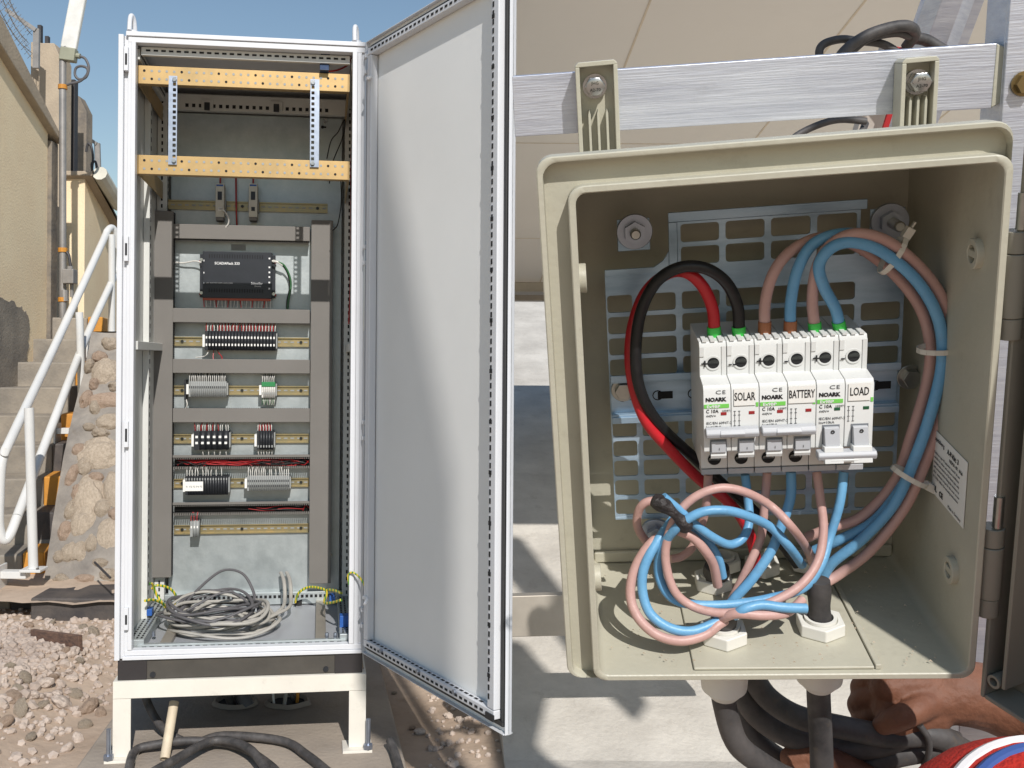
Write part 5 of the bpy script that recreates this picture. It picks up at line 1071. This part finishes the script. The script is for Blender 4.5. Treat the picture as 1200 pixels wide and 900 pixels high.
wire('blue wire end with cut tip lying over the pinkish end', [(860, 722, D0-.006), (872, 714, D0-.008), (892, 709, D0-.006), (918, 712, D0-.006), (945, 713, D0-.004)], RL*1.1, WBLU)
for lst in ([(845, 630, .08), (838, 660, .09), (848, 690, .095)], [(880, 560, .09), (905, 610, .095), (930, 640, .098)]):
    pass
o = G().tube([bp(u, v, y) for u, v, y in [(766, 586, .040), (778, 592, .036), (790, 602, .034), (800, 612, .036), (803, 617, .04)]], lambda t: 0.0042+0.0012*math.sin(t*9), 12).build('tape_wrap', TAPE, smooth=True); o.matrix_world = BM; tag(o, 'crumpled black tape wrapped round the wire ends at the left of the loops', 'tape')
# glands with cable stubs
def gland(u, v, lb, full=True, stub=None, r=0.0145, y=None):
    p = bf(u, v) if y is None else Vector((bp(u, v, y).x, y, 0.0)); 
    o = empty('cable_gland', BM @ Matrix.Translation((p.x, p.y, 0)), lb, 'cable gland')
    G().ring((0, 0, 0.0023), (0, 0, 0.011), r*1.08, r*0.70, 48, 6).build('lock_nut', NUTW, o, bevel=0.0010)
    G().ring((0, 0, 0.0024), (0, 0, 0.0125), r*0.69, r*0.55, 32).build('thread_sleeve', NUTW, o, smooth=True)
    if full:
        G().ring((0, 0, -0.012), (0, 0, -0.0035), r*1.15, r*0.5, 36).build('body_flange', NUTW, o, smooth=True)
        G().cyl((0, 0, -0.034), (0, 0, -0.0121), r*1.0, r*1.12, n=28).cyl((0, 0, -0.041), (0, 0, -0.0341), r*0.60, r*0.97, n=28).build('cap_nut', NUTW, o, smooth=True)
    if stub:
        pts, rs = stub; g = G().tube([BM.inverted() @ (BM @ bp(*q)) - Vector((p.x, p.y, 0)) for q in pts], rs, 18); g.build('cable_sleeve', RUBBER, o, smooth=True)
    return o, p
g1, p1_ = gland(848, 752, 'front left white hex gland with a short black sleeve in it', stub=None)
g2, p2_ = gland(961, 742, 'front right white hex gland with a tall black sleeve in it', stub=None)
g3, p3_ = gland(836, 690, 'rear left white gland mostly hidden under the wires', full=False, r=0.013)
g4, p4_ = gland(848, 668, 'rearmost white gland right behind the taped sleeve', full=False, r=0.012)
g5, p5_ = gland(893, 672, 'small empty white gland in the middle of the floor', full=False, r=0.012)
g6, p6_ = gland(945, 668, 'half hidden white gland behind the pinkish loop at right', full=False, r=0.011)
def sleeve(lb, a, b_, r0_, r1_):
    a, b_ = Vector(a), Vector(b_); o = G().tube([a, a.lerp(b_, .35)+Vector((.0006, 0, 0)), a.lerp(b_, .7), b_], lambda t: r0_+(r1_-r0_)*t+0.0004*math.sin(t*17), 20).build('cable_sleeve', RUBBER, smooth=True); o.matrix_world = BM
    return tag(o, lb, 'cable')
sleeve('short black cable stub standing in the front left gland', (p1_.x, p1_.y, -0.02), (p1_.x+0.0005, p1_.y, 0.024), 0.0072, 0.0080)
sleeve('tall black cable stub standing in the front right gland', (p2_.x, p2_.y, -0.02), (p2_.x-0.001, p2_.y+0.001, 0.038), 0.0072, 0.0070)
e_ = bp(838, 664, D1); sleeve('tilted black cable stub in the rear left gland', (p3_.x, p3_.y, -0.01), (p3_.x+.002, p3_.y-0.004, 0.020), 0.0085, 0.0088)
# cables below the box
def under(lb, pts, r_, m=RUBBER):
    o = G().tube([bp(*q) for q in pts], r_, 18).build('black_cable', m, smooth=True); o.matrix_world = BM; return tag(o, lb, 'cable')
y1g, y2g = p1_.y, p2_.y
def gl(p, z): return (p.x, p.y, z)
def under3(lb, pts, r_):
    o = G().tube(pts, r_, 18).build('black_cable', RUBBER, smooth=True); o.matrix_world = BM; return tag(o, lb, 'cable')
def bq(u, v, y): return bp(u, v, y)
under3('thick black cable hanging from the left gland and swinging right', [gl(p1_, -0.036), (p1_.x+0.000, p1_.y, -0.046), bq(862, 868, y1g), bq(888, 892, y1g+.005), bq(930, 915, y1g+.01), bq(980, 925, y1g+.02)], 0.0078)
under3('thick black cable hanging straight down from the right gland', [gl(p2_, -0.036), (p2_.x, p2_.y, -0.048), bq(962, 868, y2g), bq(963, 905, y2g), bq(963, 930, y2g)], 0.0076)
under3('black cable behind, sweeping from the box rear to the hand', [bq(880, 790, .09), bq(900, 818, .085), bq(935, 840, .08), bq(985, 852, .08), bq(1040, 862, .08), bq(1095, 862, .08), bq(1130, 880, .085)], 0.0082)
under3('black cable behind, middle one of the bunch passing under the hand', [bq(868, 800, .10), bq(885, 835, .095), bq(925, 862, .09), bq(980, 876, .09), bq(1030, 872, .085), bq(1075, 858, .085), bq(1120, 872, .085)], 0.0090)
under3('black cable behind, lowest one of the bunch in the picture corner', [bq(860, 800, .11), bq(880, 860, .10), bq(930, 898, .10), bq(1000, 900, .09), bq(1050, 885, .085), bq(1100, 876, .085)], 0.0085)
under3('thin black cord wrapped round the cable bunch', [bq(1078, 850, .072), bq(1088, 866, .070), bq(1088, 884, .072), bq(1082, 900, .078)], 0.0022)

rr = random.Random(9); g = G()
for i in range(150):
    x_, y_ = rr.uniform(.006, BW-.006), rr.uniform(.006, BD-.02); q_ = rr.uniform(.0003, .0010); g.add([(x_-q_, y_, .0003), (x_+q_, y_-q_*.6, .0003), (x_, y_+q_, .0003), (x_, y_, .0003+q_)], [(0, 1, 3), (1, 2, 3), (2, 0, 3)])
crumbs = g.build('drill_dust', STONE, kind='stuff'); crumbs.matrix_world = BM @ Matrix.Translation((0, 0, .002))
# ------------------------------------------------------------------ rail, ears and bolts
RY = BD+0.006
ra, rb_ = bp(600, 110, RY), bp(1171, 104, RY); rz1 = (bp(640, 69.5, RY).z+bp(1100, 65, RY).z)/2; rz0 = (bp(640, 144, RY).z+bp(1100, 137, RY).z)/2
railo = empty('aluminium_rail', BM @ Matrix.Translation((ra.x, RY, rz0+0.001)) @ Matrix.Rotation(0.022, 4, 'Y'), 'scuffed flat aluminium rail carrying the junction box', 'rail')
G().box(0, rb_.x-ra.x-0.004, 0, 0.003, 0, rz1-rz0).box(0, rb_.x-ra.x-0.004, 0.003, 0.028, 0, 0.003).box(0, rb_.x-ra.x-0.004, 0.003, 0.028, rz1-rz0-0.003, rz1-rz0).build('rail_profile', ALU, railo, bevel=0.0005)
G().prism([(rb_.x-ra.x-0.0039, 0.0), (rb_.x-ra.x+0.002, 0.003), (rb_.x-ra.x+0.003, (rz1-rz0)/2), (rb_.x-ra.x+0.002, rz1-rz0-0.003), (rb_.x-ra.x-0.0039, rz1-rz0)], 0.0005, 0.027).build('end_cap', BEIGE, railo, bevel=0.0008)
for k, (u0, u1, vt, ub0, ub1, vb, bu, bv, lb) in enumerate(((672, 722, 74, 681, 729, 190, 697, 101, 'left'), (1056, 1100, 69, 1053, 1098, 180, 1075, 96, 'right'))):
    A, B = bp(u0, vt, RY-0.016), bp(u1, vt-1, RY-0.016); Cb = bp((ub0+ub1)/2, vb, RY-0.016); xc = ((A.x+B.x)/2+Cb.x)/2; hw = (B.x-A.x)/2; zt_, zb_ = A.z, BH-0.01
    ear = empty('mounting_ear', None); ear.parent = jb; ear.location = (xc, RY-0.016, zb_); hh = zt_-zb_; w2 = hw
    T_ = 0.0022; rw = 0.0028
    g = G().box(-w2, -w2+rw, 0, 0.0155, 0, hh-0.003).box(w2-rw, w2, 0, 0.0155, 0, hh-0.003).prism([(-w2, hh-0.0031), (w2, hh-0.0031), (w2, hh-0.002), (w2-0.002, hh), (-w2+0.002, hh), (-w2, hh-0.002)], 0, 0.0155)
    g.build('ear_rim', BEIGE, ear, bevel=0.0007)
    G().box(-w2+rw, w2-rw, 0.0095, 0.0155, 0, hh-0.0032).build('ear_web', BEIGE, ear)
    zr = hh*0.56
    for q in (-0.42, 0.0, 0.42): G().prism([(q*w2-0.0008, 0), (q*w2+0.0008, 0), (q*w2+0.0008, zr), (q*w2, zr+0.003), (q*w2-0.0008, zr)], 0.0012, 0.0094).build('ear_rib', BEIGE, ear, bevel=0.0003)
    p = bp(bu, bv, RY-0.010); bx, bz = p.x-xc, p.z-zb_
    bolt = G().ring((bx, 0.0062, bz), (bx, 0.0092, bz), 0.0078, 0.004, 32).build('washer', STEEL, ear, smooth=True)
    G().cyl((bx, -0.002, bz), (bx, 0.0060, bz), 0.0066, n=6).cyl((bx, -0.0026, bz), (bx, -0.0021, bz), 0.0052, 0.006, n=24).build('hex_bolt', STEEL, ear, bevel=0.0005)
    text('A2-70', 0.0028, SCREWD, ear, (bx, -0.0028, bz-0.0030), align='CENTER'); text('JHG', 0.0028, SCREWD, ear, (bx, -0.0028, bz+0.0012), align='CENTER')
# upright aluminium post at the right edge, leaning with the box
A, B = bp(1182, 0, RY-0.004), bp(1173, 178, RY-0.004); xl = (A.x+B.x)/2
post = empty('frame_post', BM @ Matrix.Translation((xl, RY-0.004, -1.2)), 'bluish silver aluminium frame post at the right edge beside the rail end', 'post')
G().box(0.0, 0.05, 0, 0.004, 0.0, 1.2+BH+0.35).box(0, 0.004, 0.0041, 0.035, 0.0, 1.2+BH+0.35).build('post_profile', ALU, post, bevel=0.0006)
p = bp(1201, 98, RY-0.006); G().cyl((p.x-xl, -0.006, p.z+1.2), (p.x-xl, -0.0005, p.z+1.2), 0.0062, n=6).ring((p.x-xl, -0.0018, p.z+1.2), (p.x-xl, -0.0003, p.z+1.2), 0.0078, 0.003, 24).build('post_bolt', mat('brass_bolt', (150, 130, 90), 0.35, 0.8), post)

# ------------------------------------------------------------------ lid hinged on the right
lid = empty('box_lid', None); lid.parent = jb; LA = R(112)
# lid local x = away from hinge, y = thickness toward its inside, z up
hx, hy = BW+0.0075, 0.008
lx = Vector((math.cos(LA-R(90)+0)*0+math.sin(LA-R(90))*1, -math.cos(LA-R(90)), 0)); lyv = Vector((-lx.y*-1, 0, 0))
lx = Vector((math.sin(R(28)), -math.cos(R(28)), 0)); ly = Vector((-lx.y, lx.x, 0))*1.0                 # ly points right/away (outer face side)
lid.matrix_local = Matrix(((lx.x, ly.x, 0, hx), (lx.y, ly.y, 0, hy), (0, 0, 1, 0), (0, 0, 0, 1)))
LW = BW+0.04; z0_, z1_ = -0.019, BH+0.019
G().box(0.004, LW, 0.020, 0.023, z0_, z1_).box(0.004, 0.007, -0.0, 0.0199, z0_, z1_).box(LW-0.003, LW, 0, 0.0199, z0_, z1_).box(0.0071, LW-0.0031, 0, 0.0199, z0_, z0_+0.003).box(0.0071, LW-0.0031, 0, 0.0199, z1_-0.003, z1_).build('lid_shell', BEIGEG, lid, bevel=0.001)
G().box(0.016, 0.0185, 0.002, 0.0199, z0_+0.012, z1_-0.012).box(LW-0.02, LW-0.0175, 0.002, 0.0199, z0_+0.012, z1_-0.012).build('gasket_rib', BEIGEG, lid, bevel=0.0006)
G().ring((0.0115, 0.001, z0_+0.014), (0.0115, 0.0199, z0_+0.014), 0.0042, 0.0026, 20).build('screw_tube', BEIGEG, lid, smooth=True)
def hz_(v): return px(BM, 1185, v, y=0.0).z
for v0, v1 in ((300, 375), (645, 705)):
    za, zb = hz_(v1), hz_(v0)
    G().cyl((hx+0.003, hy-0.001, za), (hx+0.003, hy-0.001, zb), 0.0068, n=20).box(hx-0.0030, hx+0.001, hy+0.001, hy+0.009, za, zb).build('hinge_barrel', BEIGEG, jb, smooth=True, bevel=0.0006)
    G().cyl((hx+0.003, hy-0.001, zb+0.0003), (hx+0.003, hy-0.001, zb+0.012), 0.0064, n=20).build('hinge_knuckle', BEIGEG, jb, smooth=True, bevel=0.0006)
    G().cyl((hx+0.003, hy-0.001, za-0.012), (hx+0.003, hy-0.001, za-0.0003), 0.0064, n=20).build('hinge_knuckle', BEIGEG, jb, smooth=True, bevel=0.0006)
    G().cyl((hx+0.004, hy-0.004, zb+0.013), (hx+0.004, hy-0.004, zb+0.032), 0.0028, n=14).build('hinge_pin', SCREW, jb, smooth=True)

# ------------------------------------------------------------------ solar array behind (seen from below)
AL = R(10); AY, AZ = 6.0, 0
lowz = at(900, 350, AY).z
AM = Matrix.Translation((0.13, AY, lowz)) @ Matrix.Rotation(-AL, 4, 'X')   # local -y runs up and toward the camera, local -z is the underside
arr = empty('solar_panel', AM, 'large solar module seen from beneath, pale backsheet with thin seams, above the junction box', 'solar panel')
PWX = 4.6; PLY = 3.54
G().box(0.03, PWX-0.03, -PLY+0.03, -0.03, 0.006, 0.010).build('backsheet', BACKSHEET, arr)
G().box(0.03, PWX-0.03, -PLY+0.03, -0.03, 0.0105, 0.016).build('glass', SOLARG, arr)
G().box(0, PWX, -0.035, 0, -0.03, 0.018).box(0, PWX, -PLY, -PLY+0.035, -0.03, 0.018).box(0, 0.035, -PLY+0.0351, -0.0351, -0.03, 0.018).box(PWX-0.035, PWX, -PLY+0.0351, -0.0351, -0.03, 0.018).build('module_frame', FRAMEALU, arr, bevel=0.002)
G().box(0.0351, PWX-0.0351, -0.34, -0.30, -0.05, 0.0055).box(0.0351, PWX-0.0351, -0.36, -0.28, -0.056, -0.0501).build('purlin', FRAMEALU, arr, bevel=0.002)
g = G()
for xx in (0.42, 1.0, 1.58, 2.16, 2.74, 3.3): g.box(xx, xx+0.006, -PLY+0.04, -0.04, 0.0045, 0.0058)
for yy_ in (-1.2, -2.4): g.box(0.04, PWX-0.04, yy_, yy_+0.004, 0.0045, 0.0057)
g.build('backsheet_seam', SEAM, arr)
# struts under it and its supporting beam
o = G().obox(at(590, 721, 3.0), at(900, 712, 3.0), 0.04, 0.125, up=(0, 0, 1)).build('support_beam', FRAMEALU, bevel=0.003); tag(o, 'brownish aluminium cross beam behind the box above the shadowed apron', 'beam')
o = G().cyl(at(1040, 195, 1.5), at(1118, -22, 1.35), 0.034, n=8).obox(at(1062, 195, 1.52), at(1142, -22, 1.37), 0.03, 0.03).build('diagonal_strut', ALU, bevel=0.001); tag(o, 'diagonal aluminium strut behind the rail at the upper right', 'strut')
st_ = G().obox(at(1002, 200, 1.44), at(1050, 55, 1.36), 0.045, 0.012).build('wrapped_leaflet', CLEARP, bevel=0.001); tag(st_, 'clear plastic wrapped leaflet with a red edge hanging behind the right ear', 'leaflet')
G().obox(at(1020, 205, 1.42), at(1066, 58, 1.34), 0.0085, 0.003).build('red_edge', REDTAPE, st_)
G().obox(at(1036, 62, 1.33), at(1102, 74, 1.33), 0.004, 0.022, up=(0, 0, 1)).build('red_edge', REDTAPE, st_)
o = G().tube([at(1064, 44, 1.33), at(1085, 47, 1.33), at(1108, 60, 1.33), at(1130, 66, 1.34)], 0.008, 10).build('dark_cable', RUBBER, smooth=True); tag(o, 'short dark cable crossing the diagonal strut', 'cable')
for lb, pts, r_ in (('black panel cable loop resting above the rail, outer one', [(968, 90, 1.3), (960, 65, 1.3), (965, 52, 1.3), (985, 46, 1.3), (1005, 48, 1.3), (1035, 52, 1.3), (1055, 66, 1.3), (1062, 84, 1.3)], .0055), ('thick black panel cable arching above the rail', [(975, 85, 1.28), (990, 60, 1.28), (1015, 42, 1.28), (1045, 32, 1.28), (1065, 31, 1.28), (1072, 40, 1.3), (1062, 55, 1.32)], .0075), ('black panel cable joining the arch just above the rail', [(982, 80, 1.29), (1000, 58, 1.29), (1020, 44, 1.29), (1050, 38, 1.29), (1066, 42, 1.3)], .006), ('black cable loop hanging below the rail', [(1015, 142, 1.3), (985, 140, 1.3), (960, 146, 1.3), (935, 158, 1.3), (927, 168, 1.3), (938, 174, 1.3), (965, 171, 1.3), (990, 165, 1.3), (1008, 157, 1.3), (1014, 145, 1.32)], .0048), ('straight black cable dropping behind the box beside the leaflet', [(1008, 158, 1.3), (1000, 170, 1.3), (992, 185, 1.3), (985, 205, 1.3)], .006), ('black and red cable at the rail end behind the post', [(1158, 136, 1.2), (1163, 150, 1.2), (1166, 170, 1.2), (1168, 200, 1.2)], .006)):
    o = G().tube([at(*q) for q in pts], r_, 10).build('panel_cable', RUBBER, smooth=True); tag(o, lb, 'cable')
    if lb.startswith('black and red'): G().tube([at(u-5, v, y-0.01) for u, v, y in pts], 0.003, 8).build('red_core', REDW, o, smooth=True)
# grey leg behind the wrist
o = G().obox(at(1140, 842, 0.75), at(1142, 990, 0.75), 0.032, 0.02).build('support_leg', ALU, bevel=0.001); tag(o, 'short pale metal support leg between forearm and red cap', 'leg')

# ------------------------------------------------------------------ unseen board, plates and pole added behind the camera; the board shades the cabinet door
def onplane(p, Y): t = (Y-p.y)/sd.y; return p+sd*t
def doorpt(u, v): return DM @ px(DM, u, v, y=0.0)
yb_ = -0.95
T1 = [onplane(doorpt(431, -40), yb_), onplane(doorpt(440, 96), yb_), onplane(doorpt(530, 565), yb_), onplane(doorpt(531, 700), yb_), onplane(doorpt(531, 840), yb_), onplane(doorpt(436, 800), yb_), onplane(doorpt(432, 400), yb_)]
P = [(p.x, p.z) for p in T1]; lx0 = min(p[0] for p in P)-0.02
P = P[:5]+[(lx0, P[5][1]), (lx0, P[0][1])]
b0 = (sum(p[0] for p in P)/len(P), yb_, min(p[1] for p in P))
hb = G().prism([(p[0]-b0[0], p[1]-b0[2]) for p in P[::-1]], 0, 0.01).build('shade_board', FRAMEALU); hb.location = b0
tag(hb, 'unseen narrow board added behind the viewer to shade the cabinet door', 'board')
def gramp(u, v):
    d_ = camdir((u-PX)/F, (v-PY)/F, 1); k_ = 0.5
    while HC+d_.z*k_ > ramp(d_.y*k_) and k_ < 20: k_ += 0.01
    return Vector((0, 0, HC))+d_*k_
for poly_, lb_ in (([(585, 628), (612, 634), (655, 690), (705, 752), (760, 830), (745, 850), (690, 800), (640, 735), (585, 668)], 'unseen slanting plate added behind the viewer to shade the apron'), ([(585, 752), (612, 757), (650, 800), (640, 828), (628, 880), (660, 905), (720, 925), (585, 930)], 'unseen lower plate added behind the viewer to shade the near apron')):
    q_ = [onplane(gramp(*p_), yb_) for p_ in poly_]; zc_ = min(p.z for p in q_); xc_ = q_[0].x
    ob = G().prism([(p.x-xc_, p.z-zc_) for p in q_], 0, 0.01).build('shade_plate', FRAMEALU); ob.location = (xc_, yb_+0.02, zc_); tag(ob, lb_, 'shade plate')  # added out of view, outlined to throw slanting shade on the apron
pxx = max(p[0] for p in P)+0.12; ztp = max(p[1] for p in P)
po = empty('pole', Matrix.Translation((pxx, yb_, 0)), 'unseen tall pole with a side arm, added behind the viewer for the shade board', 'pole')  # added only as a support for the shade board
G().cyl((0, 0, 0), (0, 0, ztp+0.05), 0.03, n=16).build('shaft', PIPEG, po, smooth=True)
G().obox((0, 0, ztp-0.03), (-0.2, 0, ztp-0.03), 0.04, 0.03).build('arm', PIPEG, po)

# ------------------------------------------------------------------ helper's arm, hand and red cap at the lower right
def skin(name, nodes, edges, m, parent=None, lv=2, sub=2):
    """nodes: list of (co, rx, ry); edges: index pairs; node 0 is the root"""
    me = bpy.data.meshes.new(name); me.from_pydata([tuple(n[0]) for n in nodes], edges, []); me.materials.append(m)
    o = bpy.data.objects.new(name, me); COL.objects.link(o)
    if parent: o.parent = parent
    sk = o.modifiers.new('skin', 'SKIN'); sk.use_smooth_shade = True
    layer = me.skin_vertices[0].data if me.skin_vertices else None
    if layer is None:
        me.attributes; bpy.context.view_layer.objects.active = o; bpy.ops.mesh.customdata_skin_add(); layer = me.skin_vertices[0].data
    for i, n in enumerate(nodes): layer[i].radius = (n[1], n[2])
    layer[0].use_root = True
    s_ = o.modifiers.new('sub', 'SUBSURF'); s_.levels = sub; s_.render_levels = sub
    return o
HY = 0.50
def H(u, v, Y): return at(u, v, Y)
hroot = H(1230, 960, 0.52)
person = empty('person', Matrix.Translation(hroot), 'person in a grey shirt with bare tanned forearm gripping the black cables under the box', 'person')
def N(u, v, Y, r, r2=None): return (H(u, v, Y)-hroot, r, r2 or r)
g = G()
def hp(u, v, Y): return H(u, v, Y)-hroot
def tb(pts, rs, n=14):
    P_ = [hp(*p) for p in pts]; m_ = len(rs)-1
    g.tube(P_, lambda t: rs[min(m_-1, int(t*m_))]*(1-(t*m_-min(m_-1, int(t*m_))))+rs[min(m_, int(t*m_)+1)]*(t*m_-min(m_-1, int(t*m_))), n)
    g.ball(P_[-1], rs[-1], n, 8); g.ball(P_[0], rs[0], n, 8)
HZ = 0.70
tb([(1085, 818, HZ), (1120, 812, HZ), (1160, 818, HZ), (1215, 835, HZ-.01), (1290, 865, HZ-.04), (1370, 900, HZ-.08), (1440, 960, HZ-.14), (1470, 1100, HZ-.2)], [.0195, .0225, .0235, .028, .036, .040, .042, .05], 22)
tb([(1092, 806, HZ), (1066, 803, HZ), (1040, 806, HZ-.002)], [.016, .0155, .0125])
tb([(1092, 822, HZ), (1066, 824, HZ), (1042, 828, HZ-.002)], [.016, .0155, .0125])
tb([(1092, 836, HZ-.004), (1070, 842, HZ-.006), (1052, 848, HZ-.008)], [.0145, .0135, .011])
for v_, r_, e_ in ((796, .0074, 0), (816, .0078, -3), (837, .0074, 1), (855, .0064, 8)):
    tb([(1056+e_, v_+2, HZ-.004), (1026+e_, v_-1, HZ+.006), (1008+e_, v_+8, HZ+.020), (1010+e_, v_+20, HZ+.030)], [r_*1.12, r_, r_*.95, r_*.8])
tb([(1092, 822, HZ-.010), (1070, 834, HZ-.020), (1050, 843, HZ-.020), (1034, 850, HZ-.012)], [.0105, .0092, .0086, .0070])
arm = g.build('arm', SKIN, person, smooth=True)
rmd = arm.modifiers.new('remesh', 'REMESH'); rmd.mode = 'VOXEL'; rmd.voxel_size = 0.0014; rmd.use_smooth_shade = True
sm_ = arm.modifiers.new('smooth', 'SMOOTH'); sm_.iterations = 7; sm_.factor = 0.5
g = G()
for p1, p2, p3 in (((990, 900, HZ), (955, 888, HZ+.005), (927, 888, HZ+.01)), ((995, 914, HZ), (960, 902, HZ+.002), (930, 902, HZ+.008))): tb([(1090, 960, HZ), p1, p2, p3], [.014, .0102, .0096, .008])
h2 = g.build('second_hand', SKIN, person, smooth=True); rmd = h2.modifiers.new('remesh', 'REMESH'); rmd.mode = 'VOXEL'; rmd.voxel_size = 0.0014; rmd.use_smooth_shade = True
skin('shirt', [N(1440, 1130, .38, .055), N(1400, 1220, .42, .085), N(1250, 1260, .46, .13), N(1150, 1230, .46, .07), N(1250, 1500, .46, .15), N(1250, 1800, .50, .16)], [(0, 1), (1, 2), (2, 3), (2, 4), (4, 5)], CLOTH, person)
hc = H(1244, 1116, .47)-hroot
G().ball(hc, 0.076, 24, 16, (1, 1.1, 1.05)).build('head', SKIN, person, smooth=True)
G().cyl(hc+Vector((0, 0, -.06)), hc+Vector((0, .02, -.15)), 0.045, 0.05, n=18).build('neck', SKIN, person, smooth=True)
G().ball(hc+Vector((0, .03, -.01)), 0.02, 10, 8, (.5, .8, 1)).build('nose', SKIN, person, smooth=True)
capo = empty('cap', Matrix.Translation(hroot+hc+Vector((0, 0, 0.005))) @ Matrix.Rotation(R(42), 4, 'X'), 'red cloth cap with white and blue trim cut off by the lower right corner', 'cap')
G().ball((0, 0, 0.0), 0.084, 36, 24, (1.02, 1.12, 1.0)).build('crown', CAPR, capo, smooth=True)
for zz, rad_, m__, nm_ in ((0.0480, 0.0690, CAPW, 'white_trim'), (0.0560, 0.0625, CAPB, 'blue_trim')):
    G().tube([(1.0*rad_*math.cos(2*math.pi*k/36), 1.1*rad_*math.sin(2*math.pi*k/36), zz) for k in range(37)], 0.0034, 8, 2).build(nm_, m__, capo, smooth=True)
